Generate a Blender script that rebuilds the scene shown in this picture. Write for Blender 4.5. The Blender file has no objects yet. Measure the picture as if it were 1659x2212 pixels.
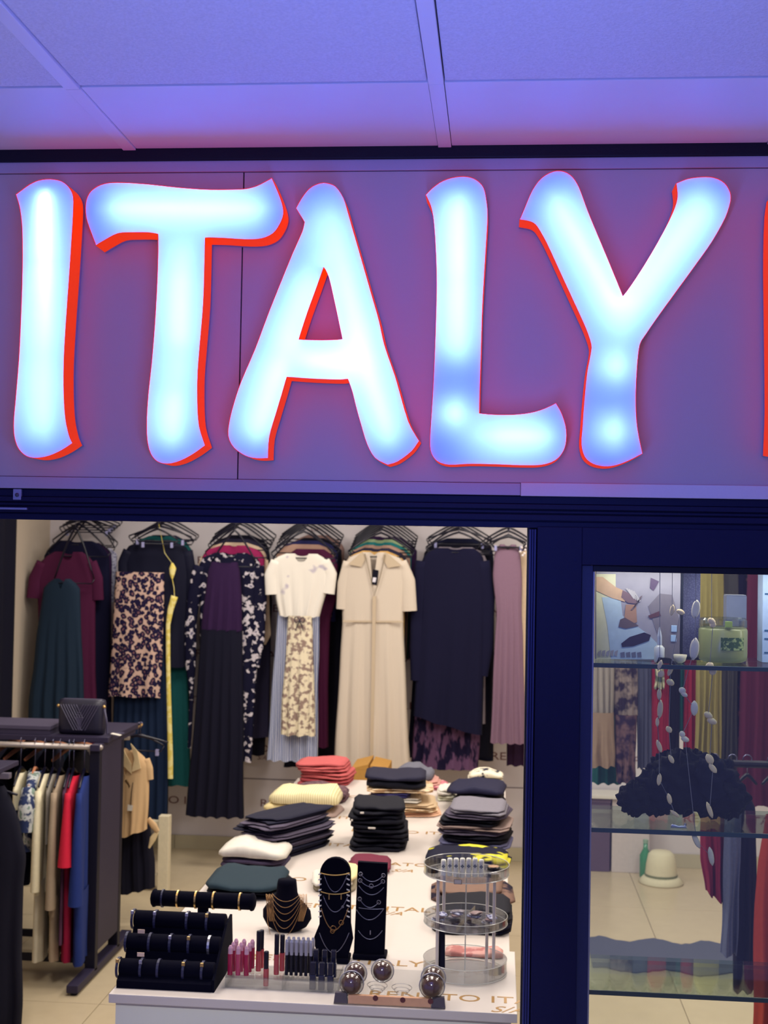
import bpy, bmesh, math, random
from mathutils import Vector, Matrix
random.seed(7)
SC = bpy.context.scene
COL = SC.collection
# ------------------------------------------------------------------ camera, world, lights, exposure
W_, H_ = 1659, 2212
FPX = 2800.0
CX, CY = W_/2, H_/2
CAMZ = 1.90
RT = ((0.99592234, 0.01550559, -0.08887215), (0.0884188, 0.02781518, 0.99569495), (0.01791083, -0.99949282, 0.02633078))
DF = 2.45                       # the shop front's plane
YW = 7.98                       # the shop's back wall
TZ = 0.80                       # display table height
cam = bpy.data.cameras.new('camera')
cam.sensor_fit = 'VERTICAL'; cam.sensor_height = 24.0; cam.lens = FPX/H_*24.0
cam.dof.use_dof = True; cam.dof.focus_distance = 2.42; cam.dof.aperture_fstop = 6.0
cam.clip_start = 0.05
camo = bpy.data.objects.new('camera', cam); COL.objects.link(camo)
mw = Matrix([[RT[i][0], -RT[i][1], -RT[i][2], 0] for i in range(3)] + [[0, 0, 0, 1]])
mw.translation = (0, 0, CAMZ)
camo.matrix_world = mw
SC.camera = camo
wd = bpy.data.worlds.new('mall'); SC.world = wd; wd.use_nodes = True
wb = wd.node_tree.nodes['Background']; wb.inputs[0].default_value = (0.165, 0.175, 0.46, 1); wb.inputs[1].default_value = 0.92
SC.view_settings.view_transform = 'Standard'; SC.view_settings.look = 'None'
SC.view_settings.exposure = 0.0; SC.view_settings.gamma = 1.0; SC.view_settings.use_curve_mapping = False
SC.cycles.max_bounces = 10; SC.cycles.transparent_max_bounces = 24; SC.cycles.transmission_bounces = 10; SC.cycles.diffuse_bounces = 4
SC.cycles.sample_clamp_indirect = 4.0

def area(name, loc, sx, sy, watts, col, rot=(0, 0, 0)):
    l = bpy.data.lights.new(name, 'AREA'); l.shape = 'RECTANGLE'; l.size = sx; l.size_y = sy; l.energy = watts; l.color = col
    o = bpy.data.objects.new(name, l); COL.objects.link(o); o.location = loc; o.rotation_euler = rot; return o
SHOP = (1.0, 0.92, 0.84)
for i, (lx, ly) in enumerate(((-1.5, 3.6), (-0.2, 3.7), (-1.3, 5.0), (0.3, 5.2), (-1.6, 6.6), (0.1, 6.6), (1.5, 5.8), (1.3, 4.0))):
    area('shop_ceiling_light', (lx, ly, 2.68), 0.6, 0.6, 20.5, SHOP)

def spot(loc, aim, watts, deg):
    sl_ = bpy.data.lights.new('fill_spot', 'SPOT'); sl_.energy = watts; sl_.color = (0.95, 0.96, 1.0); sl_.spot_size = math.radians(deg); sl_.spot_blend = 0.8; sl_.shadow_soft_size = 0.05
    slo = bpy.data.objects.new('fill_spot', sl_); COL.objects.link(slo); slo.location = loc
    slo.rotation_euler = (Vector(aim)-slo.location).to_track_quat('-Z', 'Y').to_euler()
spot((-0.35, 0.45, 2.62), (-0.45, 3.15, 0.45), 150, 28)      # two added spots, unseen: brighten the table end and the show window
spot((0.75, 0.75, 2.62), (0.55, 2.6, 1.05), 26, 30)
area('show_window_fill', (0.85, 2.532, 1.868), 1.3, 0.015, 1.9, (1.0, 0.96, 0.88), (math.radians(14), 0, 0))  # added strip, hidden behind the window head, to brighten the display card
ceil_fill = area('ceiling_blue_fill', (-0.1, 0.1, 2.22), 3.2, 0.08, 25, (0.13, 0.21, 1.0)); ceil_fill.rotation_euler = Vector((0, 0.36, 0.93)).to_track_quat('-Z', 'X').to_euler()  # added lamp out of view, turns the corridor ceiling bluer

def ray(px, py):
    a, b = (px-CX)/FPX, (py-CY)/FPX
    return Vector([RT[i][0]*a+RT[i][1]*b+RT[i][2] for i in range(3)])
CAM = Vector((0, 0, CAMZ))
def atY(px, py, Y):
    d = ray(px, py); return CAM+d*(Y/d.y)
def atZ(px, py, z):
    d = ray(px, py); return CAM+d*((z-CAMZ)/d.z)
def atX(px, py, X):
    d = ray(px, py); return CAM+d*(X/d.x)
def mpp(Y): return Y/FPX        # metres per pixel at depth Y

# ------------------------------------------------------------------ materials
def s2l(c):
    c = c/255.0
    return c/12.92 if c <= 0.04045 else ((c+0.055)/1.055)**2.4
def C(r, g, b, k=1.0): return (s2l(r)*k, s2l(g)*k, s2l(b)*k, 1)
MATS = {}
def newmat(name):
    m = bpy.data.materials.new(name); m.use_nodes = True
    nt = m.node_tree; return m, nt, nt.nodes['Principled BSDF']
def M(name, col, rough=0.75, metal=0.0, spec=0.3, nscale=60, nvar=0.10, bump=0.15, emit=None, estr=1.0, sheen=0.0):
    if name in MATS: return MATS[name]
    lum = 0.3*col[0]+0.6*col[1]+0.1*col[2]; dk = 0.45+0.55*min(1, lum/0.05); col = tuple(c*dk for c in col[:3])
    m, nt, b = newmat(name); N, L = nt.nodes, nt.links
    b.inputs['Roughness'].default_value = rough; b.inputs['Metallic'].default_value = metal
    b.inputs['Specular IOR Level'].default_value = spec
    if sheen: b.inputs['Sheen Weight'].default_value = sheen
    tc = N.new('ShaderNodeTexCoord'); nz = N.new('ShaderNodeTexNoise'); nz.inputs['Scale'].default_value = nscale; nz.inputs['Detail'].default_value = 3
    L.new(tc.outputs['Object'], nz.inputs['Vector'])
    mx = N.new('ShaderNodeMix'); mx.data_type = 'RGBA'
    mx.inputs[6].default_value = tuple(min(1, c*(1-nvar)) for c in col[:3])+(1,)
    mx.inputs[7].default_value = tuple(min(1, c*(1+nvar)) for c in col[:3])+(1,)
    L.new(nz.outputs['Fac'], mx.inputs[0]); L.new(mx.outputs[2], b.inputs['Base Color'])
    if bump:
        bp = N.new('ShaderNodeBump'); bp.inputs['Strength'].default_value = bump; bp.inputs['Distance'].default_value = 0.002
        L.new(nz.outputs['Fac'], bp.inputs['Height']); L.new(bp.outputs[0], b.inputs['Normal'])
    if emit: b.inputs['Emission Color'].default_value = emit; b.inputs['Emission Strength'].default_value = estr
    MATS[name] = m; return m
def PAT(name, kind, c1, c2, scale=30, thr=0.5, soft=0.04, c3=None, rough=0.8, stretch=(1, 1, 1)):
    """printed cloth: 'spots' (voronoi rings), 'blotch' (noise), 'stripe' (bands across x), 'net' (voronoi cells)"""
    if name in MATS: return MATS[name]
    m, nt, b = newmat(name); N, L = nt.nodes, nt.links
    b.inputs['Roughness'].default_value = rough; b.inputs['Specular IOR Level'].default_value = 0.2
    tc = N.new('ShaderNodeTexCoord'); mp = N.new('ShaderNodeMapping'); mp.inputs['Scale'].default_value = stretch
    L.new(tc.outputs['Object'], mp.inputs['Vector'])
    def ramp(src, stops):
        r = N.new('ShaderNodeValToRGB'); L.new(src, r.inputs[0]); e = r.color_ramp.elements
        while len(e) < len(stops): e.new(0.5)
        for k, (p, c) in enumerate(stops): e[k].position = p; e[k].color = c
        return r.outputs[0]
    if kind == 'blotch':
        t = N.new('ShaderNodeTexNoise'); t.inputs['Scale'].default_value = scale; t.inputs['Detail'].default_value = 2; L.new(mp.outputs[0], t.inputs['Vector'])
        st = [(thr-soft, c1), (thr+soft, c2)]
        if c3: st += [(min(1, thr+0.12), c2), (min(1, thr+0.14), c3)]
        out = ramp(t.outputs['Fac'], st)
    elif kind == 'spots':
        nz = N.new('ShaderNodeTexNoise'); nz.inputs['Scale'].default_value = scale*1.2; L.new(mp.outputs[0], nz.inputs['Vector'])
        ad = N.new('ShaderNodeVectorMath'); ad.operation = 'MULTIPLY_ADD'; ad.inputs[1].default_value = (0.02,)*3
        L.new(nz.outputs['Color'], ad.inputs[0]); L.new(mp.outputs[0], ad.inputs[2])
        t = N.new('ShaderNodeTexVoronoi'); t.inputs['Scale'].default_value = scale; L.new(ad.outputs[0], t.inputs['Vector'])
        out = ramp(t.outputs['Distance'], [(0.0, c3 or c1), (0.20, c3 or c1), (0.27, c1), (thr, c1), (thr+soft, c2)])
    elif kind == 'net':
        t = N.new('ShaderNodeTexVoronoi'); t.feature = 'DISTANCE_TO_EDGE'; t.inputs['Scale'].default_value = scale; L.new(mp.outputs[0], t.inputs['Vector'])
        out = ramp(t.outputs['Distance'], [(thr-soft, c1), (thr+soft, c2)])
    else:
        t = N.new('ShaderNodeTexWave'); t.wave_type = 'BANDS'; t.bands_direction = 'X'; t.inputs['Scale'].default_value = scale
        t.inputs['Distortion'].default_value = 1.2; L.new(mp.outputs[0], t.inputs['Vector'])
        out = ramp(t.outputs['Fac'], [(thr-soft, c1), (thr+soft, c2)])
    L.new(out, b.inputs['Base Color'])
    MATS[name] = m; return m
def GLASS(name, tint=(1, 1, 1, 1), refl=0.06, rough=0.02):
    """thin clear sheet: transparent with a fresnel mirror on top"""
    if name in MATS: return MATS[name]
    m = bpy.data.materials.new(name); m.use_nodes = True; nt = m.node_tree; N, L = nt.nodes, nt.links
    N.remove(N['Principled BSDF'])
    tr = N.new('ShaderNodeBsdfTransparent'); tr.inputs[0].default_value = tint
    gl = N.new('ShaderNodeBsdfGlossy'); gl.inputs['Roughness'].default_value = rough
    fr = N.new('ShaderNodeLayerWeight'); fr.inputs[0].default_value = 0.35
    mu = N.new('ShaderNodeMath'); mu.operation = 'MULTIPLY_ADD'; mu.inputs[1].default_value = 0.5; mu.inputs[2].default_value = refl
    L.new(fr.outputs['Fresnel'], mu.inputs[0])
    mx = N.new('ShaderNodeMixShader'); L.new(mu.outputs[0], mx.inputs[0]); L.new(tr.outputs[0], mx.inputs[1]); L.new(gl.outputs[0], mx.inputs[2])
    L.new(mx.outputs[0], N['Material Output'].inputs[0]); MATS[name] = m; return m

# ------------------------------------------------------------------ mesh builder
class MB:
    def __init__(s): s.v = []; s.f = []
    def add(s, vs, fs):
        k = len(s.v); s.v += [Vector(v) for v in vs]; s.f += [tuple(i+k for i in f) for f in fs]; return s
    def box(s, a, b, bev=0.0):
        x0, y0, z0 = (min(a[i], b[i]) for i in range(3)); x1, y1, z1 = (max(a[i], b[i]) for i in range(3))
        if bev <= 0:
            return s.add([(x0, y0, z0), (x1, y0, z0), (x1, y1, z0), (x0, y1, z0), (x0, y0, z1), (x1, y0, z1), (x1, y1, z1), (x0, y1, z1)],
                         [(3, 2, 1, 0), (4, 5, 6, 7), (0, 1, 5, 4), (1, 2, 6, 5), (2, 3, 7, 6), (3, 0, 4, 7)])
        bm = bmesh.new(); bmesh.ops.create_cube(bm, size=1)
        for v in bm.verts: v.co = Vector(((x0+x1)/2+v.co.x*(x1-x0), (y0+y1)/2+v.co.y*(y1-y0), (z0+z1)/2+v.co.z*(z1-z0)))
        bev = min(bev, 0.45*min(x1-x0, y1-y0, z1-z0))
        bmesh.ops.bevel(bm, geom=bm.edges[:]+bm.verts[:], offset=bev, segments=2, affect='EDGES', profile=0.6)
        bm.verts.index_update(); vs = [v.co.copy() for v in bm.verts]; fs = [tuple(v.index for v in f.verts) for f in bm.faces]; bm.free()
        return s.add(vs, fs)
    def hexa(s, p):            # eight corners: bottom loop then top loop
        return s.add(p, [(3, 2, 1, 0), (4, 5, 6, 7), (0, 1, 5, 4), (1, 2, 6, 5), (2, 3, 7, 6), (3, 0, 4, 7)])
    def loft(s, rings, cap0=True, cap1=True, closed=True):
        n = len(rings[0]); vs = [p for r in rings for p in r]; fs = []
        for i in range(len(rings)-1):
            for j in range(n if closed else n-1):
                a, b = i*n+j, i*n+(j+1) % n; fs.append((a, b, b+n, a+n))
        if cap0: fs.append(tuple(range(n-1, -1, -1)))
        if cap1: fs.append(tuple((len(rings)-1)*n+k for k in range(n)))
        return s.add(vs, fs)
    def tube(s, pts, r, n=6, loop=False):
        pts = [Vector(p) for p in pts]; rings = []; up = Vector((0, 0, 1)); m = len(pts)
        for i, p in enumerate(pts):
            t = (pts[(i+1) % m]-pts[i-1]) if loop else (pts[min(i+1, m-1)]-pts[max(i-1, 0)])
            t = t.normalized() if t.length > 1e-9 else Vector((1, 0, 0))
            ref = up if abs(t.dot(up)) < 0.95 else Vector((0, 1, 0))
            a = t.cross(ref).normalized(); b = t.cross(a).normalized()
            rr = r[i] if isinstance(r, (list, tuple)) else r
            rings.append([p+(a*math.cos(q)+b*math.sin(q))*rr for q in [2*math.pi*k/n for k in range(n)]])
        if loop: rings.append(rings[0]); return s.loft(rings, False, False)
        return s.loft(rings)
    def lathe(s, prof, c, n=20, cap0=True, cap1=True, axis='Z'):
        c = Vector(c); rings = []
        for r, h in prof:
            ring = []
            for k in range(n):
                q = 2*math.pi*k/n; x, y = r*math.cos(q), r*math.sin(q)
                ring.append(c+(Vector((x, y, h)) if axis == 'Z' else Vector((h, x, y)) if axis == 'X' else Vector((x, h, y))))
            rings.append(ring)
        return s.loft(rings, cap0, cap1)
    def ball(s, c, r, n=14, sq=(1, 1, 1)):
        m = n//2; prof = [(max(1e-4, r*math.sin(math.pi*i/m)), -r*math.cos(math.pi*i/m)) for i in range(m+1)]
        k = len(s.v); s.lathe(prof, (0, 0, 0), n)
        for i in range(k, len(s.v)): v = s.v[i]; s.v[i] = Vector((c[0]+v.x*sq[0], c[1]+v.y*sq[1], c[2]+v.z*sq[2]))
        return s
    def prism(s, poly, vec, holes=()):     # flat outline (3D points) pushed along vec; outline may have holes
        vec = Vector(vec); bm = bmesh.new(); es = []
        loops = [poly]+list(holes)
        for lp in loops:
            vs = [bm.verts.new(p) for p in lp]
            for i in range(len(vs)): es.append(bm.edges.new((vs[i], vs[(i+1) % len(vs)])))
        bmesh.ops.triangle_fill(bm, use_beauty=True, use_dissolve=False, edges=es)
        bm.verts.index_update(); n = len(bm.verts); vs = [v.co.copy() for v in bm.verts]; fs = [tuple(v.index for v in f.verts) for f in bm.faces]; bm.free()
        k = len(s.v); s.add(vs, fs); s.add([v+vec for v in vs], [tuple(reversed(f)) for f in fs])
        o = 0
        for lp in loops:
            m = len(lp)
            for i in range(m): a, b = k+o+i, k+o+(i+1) % m; s.f.append((a, b, b+n, a+n))
            o += m
        return s
    def xf(s, mat): s.v = [mat @ v for v in s.v]; return s

ORG = {}
def link(name, mb, mat, parent=None, origin=None, smooth=False, kind=None):
    if parent is not None: origin = ORG[parent.as_pointer()]
    elif origin is None:
        lo = [min(v[i] for v in mb.v) for i in range(3)]; hi = [max(v[i] for v in mb.v) for i in range(3)]
        origin = Vector(((lo[0]+hi[0])/2, (lo[1]+hi[1])/2, lo[2]))
    origin = Vector(origin)
    me = bpy.data.meshes.new(name); me.from_pydata([v-origin for v in mb.v], [], mb.f)
    bm = bmesh.new(); bm.from_mesh(me); bmesh.ops.recalc_face_normals(bm, faces=bm.faces[:]); bm.to_mesh(me); bm.free()
    if smooth: me.polygons.foreach_set('use_smooth', [True]*len(me.polygons))
    me.materials.append(mat); me.update()
    o = bpy.data.objects.new(name, me); COL.objects.link(o)
    ORG[o.as_pointer()] = origin
    if parent is not None: o.parent = parent
    else: o.location = origin
    if kind: o['kind'] = kind
    return o
def tag(o, label=None, cat=None, group=None):
    if label: o['label'] = label
    if cat: o['category'] = cat
    if group: o['group'] = group
    return o
def thing(name, loc, label, cat, group=None):
    o = bpy.data.objects.new(name, None); COL.objects.link(o); o.location = loc; o.empty_display_size = 0.05
    ORG[o.as_pointer()] = Vector(loc); return tag(o, label, cat, group)
def setting(name, mb, mat, **k): return link(name, mb, mat, kind='structure', **k)
def textmesh(name, body, size, mtx, mat, parent, depth=0.0006, shear=0.0):
    cu = bpy.data.curves.new('t', 'FONT'); cu.body = body; cu.size = size; cu.extrude = depth; cu.align_x = 'CENTER'; cu.align_y = 'CENTER'; cu.shear = shear
    cu.resolution_u = 3
    t = bpy.data.objects.new('t', cu); COL.objects.link(t); bpy.context.view_layer.update()
    me = bpy.data.meshes.new_from_object(t.evaluated_get(bpy.context.evaluated_depsgraph_get()))
    mb = MB(); mb.add([mtx @ v.co for v in me.vertices], [tuple(p.vertices) for p in me.polygons])
    bpy.data.objects.remove(t); bpy.data.curves.remove(cu); bpy.data.meshes.remove(me)
    return link(name, mb, mat, parent, kind='stuff')
def smooth_poly(pts, sub=3, sharp=42):
    n = len(pts); P = [Vector((p[0], p[1])) for p in pts]; out = []
    cor = []
    for i in range(n):
        a, b = (P[i]-P[i-1]), (P[(i+1) % n]-P[i]); cor.append(math.degrees(a.angle(b, 0)) > sharp)
    for i in range(n):
        p0, p1, p2, p3 = P[i-1], P[i], P[(i+1) % n], P[(i+2) % n]
        m1 = (p2-p1)*0.5 if cor[i] else (p2-p0)*0.5; m2 = (p2-p1)*0.5 if cor[(i+1) % n] else (p3-p1)*0.5
        L = (p2-p1).length
        if m1.length > L: m1 = m1.normalized()*L
        if m2.length > L: m2 = m2.normalized()*L
        for k in range(sub):
            t = k/sub; h = (2*t**3-3*t**2+1, t**3-2*t**2+t, -2*t**3+3*t**2, t**3-t**2)
            out.append(p1*h[0]+m1*h[1]+p2*h[2]+m2*h[3])
    return [(p.x, p.y) for p in out]
# ------------------------------------------------------------------ the setting
navy = M('painted_frame', C(12, 17, 74), rough=0.55, spec=0.25, nscale=300, nvar=0.15, bump=0.1)
navyd = M('frame_groove', C(8, 10, 44), rough=0.5, nscale=300)
white_wall = M('shop_wall_white', C(212, 205, 208), rough=0.7, nscale=8, nvar=0.03, bump=0.05)
cream_wall = M('shop_wall_cream', C(200, 186, 168), rough=0.7, nscale=8, nvar=0.03, bump=0.05)
skirt_m = M('skirting_tile', C(186, 178, 152), rough=0.35, spec=0.4, nscale=10, nvar=0.05)
tile_m = M('floor_tile', C(196, 180, 150), rough=0.25, spec=0.45, nscale=14, nvar=0.06, bump=0.02)
grout_m = M('floor_grout', C(122, 108, 90), rough=0.8)
ceil_tile = M('mineral_ceiling_panel', C(226, 226, 238), rough=0.9, nscale=240, nvar=0.16, bump=0.9)
ceil_bar = M('ceiling_grid_bar', C(236, 236, 244), rough=0.45, spec=0.4, nscale=30, nvar=0.01, bump=0.0)
ceil_dark = M('ceiling_void', C(10, 10, 24), rough=0.9)
fascia_m = M('fascia_panel', C(186, 174, 182), rough=0.42, spec=0.45, nscale=500, nvar=0.02, bump=0.05)
trim_m = M('fascia_edge_strip', C(176, 168, 190), rough=0.4, spec=0.4, nscale=300, nvar=0.03, bump=0.05)
paint_white = M('shop_ceiling_white', C(225, 222, 215), rough=0.8)

# floor with tiles as pieces
fl = setting('floor', MB().box((-3.3, -1.0, -0.05), (3.0, YW+0.05, -0.004)), grout_m, origin=(0, 0, 0))
TS = 0.60
tile_me = None
for i in range(-6, 5):
    for j in range(-1, 14):
        x0, y0 = -1.255+0.6*i+1.2-0.35, 0.45+0.6*j
        x1, y1 = x0+TS, min(y0+TS, YW)
        if x1 > 2.95 or x0 < -3.2 or y0 > YW-0.03 or y0 < 2.5: continue
        if y1-y0 < TS-1e-6 or tile_me is None:
            t = link('floor_tile', MB().box((x0+0.0015, y0+0.0015, -0.012), (x1-0.0015, y1-0.0015, 0.0), 0.0008), tile_m, fl)
            if y1-y0 > TS-1e-6: tile_me, tx, ty = t.data, x0, y0
        else:
            t = bpy.data.objects.new('floor_tile', tile_me); COL.objects.link(t); t.parent = fl; t.location = (x0-tx, y0-ty, 0)
link('corridor_paving', MB().box((-3.2, -1.0, -0.012), (2.95, 2.44, -0.001)), tile_m, fl)

wbk = setting('wall_back', MB().box((-3.3, YW, 0), (3.0, YW+0.1, 2.8)), white_wall, origin=(0, YW, 0))
setting('wall_left', MB().box((-2.95, 2.6, 0), (-2.83, YW, 2.8)), cream_wall)
setting('wall_right', MB().box((2.6, 2.6, 0), (2.7, YW, 2.8)), cream_wall)
setting('ceiling_shop', MB().box((-2.95, 2.56, 2.75), (2.7, YW, 2.85)), paint_white)
bb = setting('baseboard_back', MB().box((-2.83, YW-0.006, 0), (2.6, YW, 0.082)), grout_m)
for i in range(9):
    x0 = -2.83+0.6*i+0.25
    link('skirting_tile', MB().box((x0, YW-0.014, 0.0), (x0+0.597, YW-0.006, 0.083), 0.0015), skirt_m, bb)
# panel joints and the printed shop name, in rows on the back wall
zj = atY(600, 1684, YW).z
gold_wall = M('wall_print_brown', C(120, 84, 84), rough=0.6)
for zz in (zj, zj+1.2):
    link('panel_joint', MB().box((-2.83, YW-0.002, zz-0.003), (2.6, YW+0.001, zz+0.003)), M('joint_grey', C(120, 112, 120)), wbk)
zr = atY(560, 1735, YW).z; zr2 = atY(1075, 1634, YW).z
Rw = Matrix(((1, 0, 0, 0), (0, 0, -1, 0), (0, 1, 0, 0), (0, 0, 0, 1)))
xa = atY(378, 1735, YW).x
for k, z in enumerate((zr, zr2, zr2+0.29*1, zr2+0.29*2, zr2+0.29*3, zr2+0.29*4, atY(400, 1121, YW).z)):
    for i in range(6):
        x = xa-0.02+i*0.86-0.43*(k % 2)-0.86+(0.13 if k == 1 else 0.0)
        if -2.6 < x < 2.4:
            mtx = Matrix.Translation((x, YW-0.0012, z)) @ Rw
            textmesh('wall_lettering', 'RENATO ITALY', 0.066, mtx @ Matrix.Diagonal((1.35, 1, 1, 1)), gold_wall, wbk)
            if i % 2 == 0: textmesh('wall_lettering', 'S/A', 0.04, Matrix.Translation((x, YW-0.0012, z-0.055)) @ Rw, gold_wall, wbk, shear=0.4)

# dark curtain along the left wall
cb = MB(); ring = []
e = atY(38, 1125, 7.58)
n = 40
ys = [5.9+(7.29-5.9)*k/n for k in range(n+1)]
r0 = [(-2.79+0.010*math.sin(y*34)+0.004*math.sin(y*71), y) for y in ys]
cb.loft([[(x, y, z) for x, y in r0]+[(x-0.006, y, z) for x, y in reversed(r0)] for z in (0.02, 0.8, 1.6, 2.5)])
ct = thing('curtain', (-2.8, 6.8, 0.02), 'dark navy floor-length curtain against the left wall behind the clothes rail', 'curtain')
link('drape', cb, M('curtain_cloth', C(10, 10, 44), rough=0.9), ct, smooth=True)
link('curtain_rod', MB().tube([(-2.80, 5.9, 2.515), (-2.80, 7.36, 2.515)], 0.012, 8), M('black_metal', C(18, 18, 40), rough=0.4, metal=0.6), ct)

# corridor ceiling: grid with panels
ZC = atY(829, 318, DF).z
cl = setting('ceiling', MB().box((-3.2, -1.0, ZC+0.012), (3.0, DF, ZC+0.05)), ceil_dark, origin=(0, 0, ZC))
YB = atZ(500, 183, ZC).y
xb = (atZ(937, 100, ZC).x+atZ(937, 172, ZC).x)/2
xc = (atZ(80, 100, ZC).x+atZ(140, 172, ZC).x)/2
pit = xb-xc
bw = 0.0125
pm = None
for i in range(-4, 5):
    xi = xb+pit*i
    if -3.1 < xi < 2.9:
        link('grid_bar', MB().box((xi-bw, -0.9, ZC-0.006), (xi+bw, YB-0.004, ZC+0.02), 0.001), ceil_bar, cl)
        for j in range(4):
            y1 = YB-0.010-0.60*j; y0 = y1-0.588
            mb = MB().box((xi+bw+0.002, y0, ZC-0.002), (xi+pit-bw-0.002, y1, ZC+0.015), 0.003)
            link('ceiling_panel', mb, ceil_tile, cl)
        # border boards between the grid and the fascia, with an open joint
        link('border_board', MB().box((xi+bw+0.001, YB+0.001, ZC-0.001), (xi+pit-bw-0.001, DF-0.002, ZC+0.02), 0.001), ceil_bar, cl)
        link('border_strip', MB().box((xi-bw, YB+0.001, ZC-0.0045), (xi+bw, DF-0.002, ZC+0.02), 0.0008), ceil_bar, cl)
for j in range(4):
    y = YB-0.6*j-0.004
    if j: link('cross_bar', MB().box((-3.1, y-bw, ZC-0.004), (2.9, y+bw-0.004, ZC+0.018), 0.001), ceil_bar, cl)

# fascia
def zat(py, px=829, Y=DF): return atY(px, py, Y).z
z_tt, z_t, z_s = zat(319), zat(345), zat(369)
z_b, z_bs = zat(1040), zat(1066)
xs = atY(520, 700, DF).x
wf = setting('wall_front', MB().box((-3.2, DF+0.012, z_bs-0.02), (3.0, DF+0.08, ZC+0.05)), M('fascia_backing', C(40, 40, 60)), origin=(0, DF, z_bs))
for x0, x1 in ((-2.6, xs-0.7), (xs-0.698, xs-0.0012), (xs+0.0012, xs+1.3), (xs+1.303, 2.6)):
    link('fascia_panel', MB().box((x0, DF, z_b+0.0008), (x1, DF+0.012, z_s-0.001), 0.001), fascia_m, wf)
link('top_strip', MB().box((-2.6, DF-0.004, z_s), (2.6, DF+0.012, z_t), 0.0015), trim_m, wf)
xj = atY(1124, 1066, DF).x
link('bottom_strip', MB().box((-2.6, DF-0.003, z_bs), (xj, DF+0.012, z_b), 0.0012), trim_m, wf)
link('bottom_strip', MB().box((xj+0.0005, DF-0.006, z_bs-0.001), (2.6, DF+0.012, z_b+0.001), 0.0012), M('edge_strip_light', C(214, 208, 222), rough=0.4, nscale=300, nvar=0.03, bump=0.05), wf)
setting('trim_1', MB().box((-2.8, DF-0.010, z_t), (2.8, DF+0.02, ZC+0.003), 0.002), navyd)

# header beam with stepped grooves
z_o = atY(600, 1129.5, DF).z
tb = setting('trim_2', MB().box((-2.8, DF+0.012, z_o), (2.8, DF+0.09, z_bs+0.003)), navy, origin=(0, DF, z_o))
zz = [z_bs-0.001, z_bs-0.016, z_bs-0.026, z_bs-0.0335, z_o+0.012, z_o]
for k, (a, b, dy) in enumerate(((zz[0], zz[1], 0.006), (zz[1], zz[2], 0.0), (zz[2]-0.002, zz[3], 0.003), (zz[3]-0.002, zz[4], 0.001), (zz[4]-0.0015, zz[5]-0.002, 0.007))):
    link('moulding', MB().box((-2.8, DF+dy, b+0.0006), (2.8, DF+0.02, a), 0.0012), navy, tb)
x_br = atY(38, 1066, DF).x
pl = thing('fixing_plate', (x_br, DF-0.004, z_bs-0.022), 'small grey metal fixing plate hanging below the left end of the fascia', 'bracket')
link('plate', MB().box((x_br-0.0085, DF-0.002, z_bs-0.0225), (x_br+0.0075, DF+0.0055, z_bs-0.0015), 0.001), M('dull_zinc', C(150, 156, 190), rough=0.5, metal=0.3), pl)
link('screw', MB().lathe([(0.004, 0), (0.004, -0.0015), (0.002, -0.003)], (x_br, DF-0.002, z_bs-0.013), 10, axis='Y'), M('screw_steel', C(90, 94, 110), rough=0.4, metal=0.8), pl)
zrail = atY(40, 1099, DF).z
rl = link('light_rail', MB().box((-1.6, DF-0.006, zrail-0.002), (atY(60, 1100, DF).x, DF+0.002, zrail+0.0022), 0.0008), M('bare_aluminium', C(150, 156, 200), rough=0.35, metal=0.7), tb)

# post between the opening and the show window
xp0, xp1 = atY(1141, 1300, DF).x, atY(1157, 1300, DF).x
xg0 = atY(1284, 1300, DF).x; xj0 = atY(1256, 1300, DF).x; zg = atY(1450, 1238, DF).z
dr = setting('door_1', MB().box((xp0-0.002, DF+0.03, 0), (xp1+0.002, DF+0.10, z_o)), navyd, origin=(xp0, DF, 0))
for k in range(3):
    a = xp0+(xp1-xp0)*k/3; b = xp0+(xp1-xp0)*(k+1)/3
    link('frame_rib', MB().box((a+0.0004, DF+0.004+0.003*(k % 2), 0), (b-0.0004, DF+0.04, z_o-0.004), 0.0008), M('frame_rib_paint', C(46, 50, 104), rough=0.4, nscale=200, bump=0.05), dr)
wn = setting('window_1', MB().box((xp1+0.002, DF+0.02, 0), (xp1+0.004, DF+0.06, z_o-0.004)), navyd, origin=(xp1, DF, 0))
link('window_frame', MB().box((xp1+0.0015, DF, 0), (xj0, DF+0.05, z_o+0.001), 0.0015), navy, wn)
link('window_frame', MB().box((xj0, DF+0.0005, zg+0.012), (2.4, DF+0.05, z_o+0.001), 0.0015), navy, wn)
link('bead', MB().box((xj0, DF+0.012, 0), (xg0-0.002, DF+0.05, zg+0.0115), 0.0012), M('bead_slate', C(44, 50, 90), rough=0.4, nscale=200, bump=0.05), wn)
link('bead', MB().box((xg0-0.002, DF+0.010, zg), (2.4, DF+0.05, zg+0.0115), 0.001), navyd, wn)
link('edge_bead', MB().box((xg0-0.002, DF+0.014, 0), (xg0+0.0012, DF+0.03, zg), 0.0006), M('edge_bead_metal', C(150, 150, 160), rough=0.4, metal=0.4), wn)
link('pane', MB().box((xg0, DF+0.020, 0.01), (2.4, DF+0.026, zg)), GLASS('window_glass', (0.93, 0.97, 0.96, 1), 0.035), wn)

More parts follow.
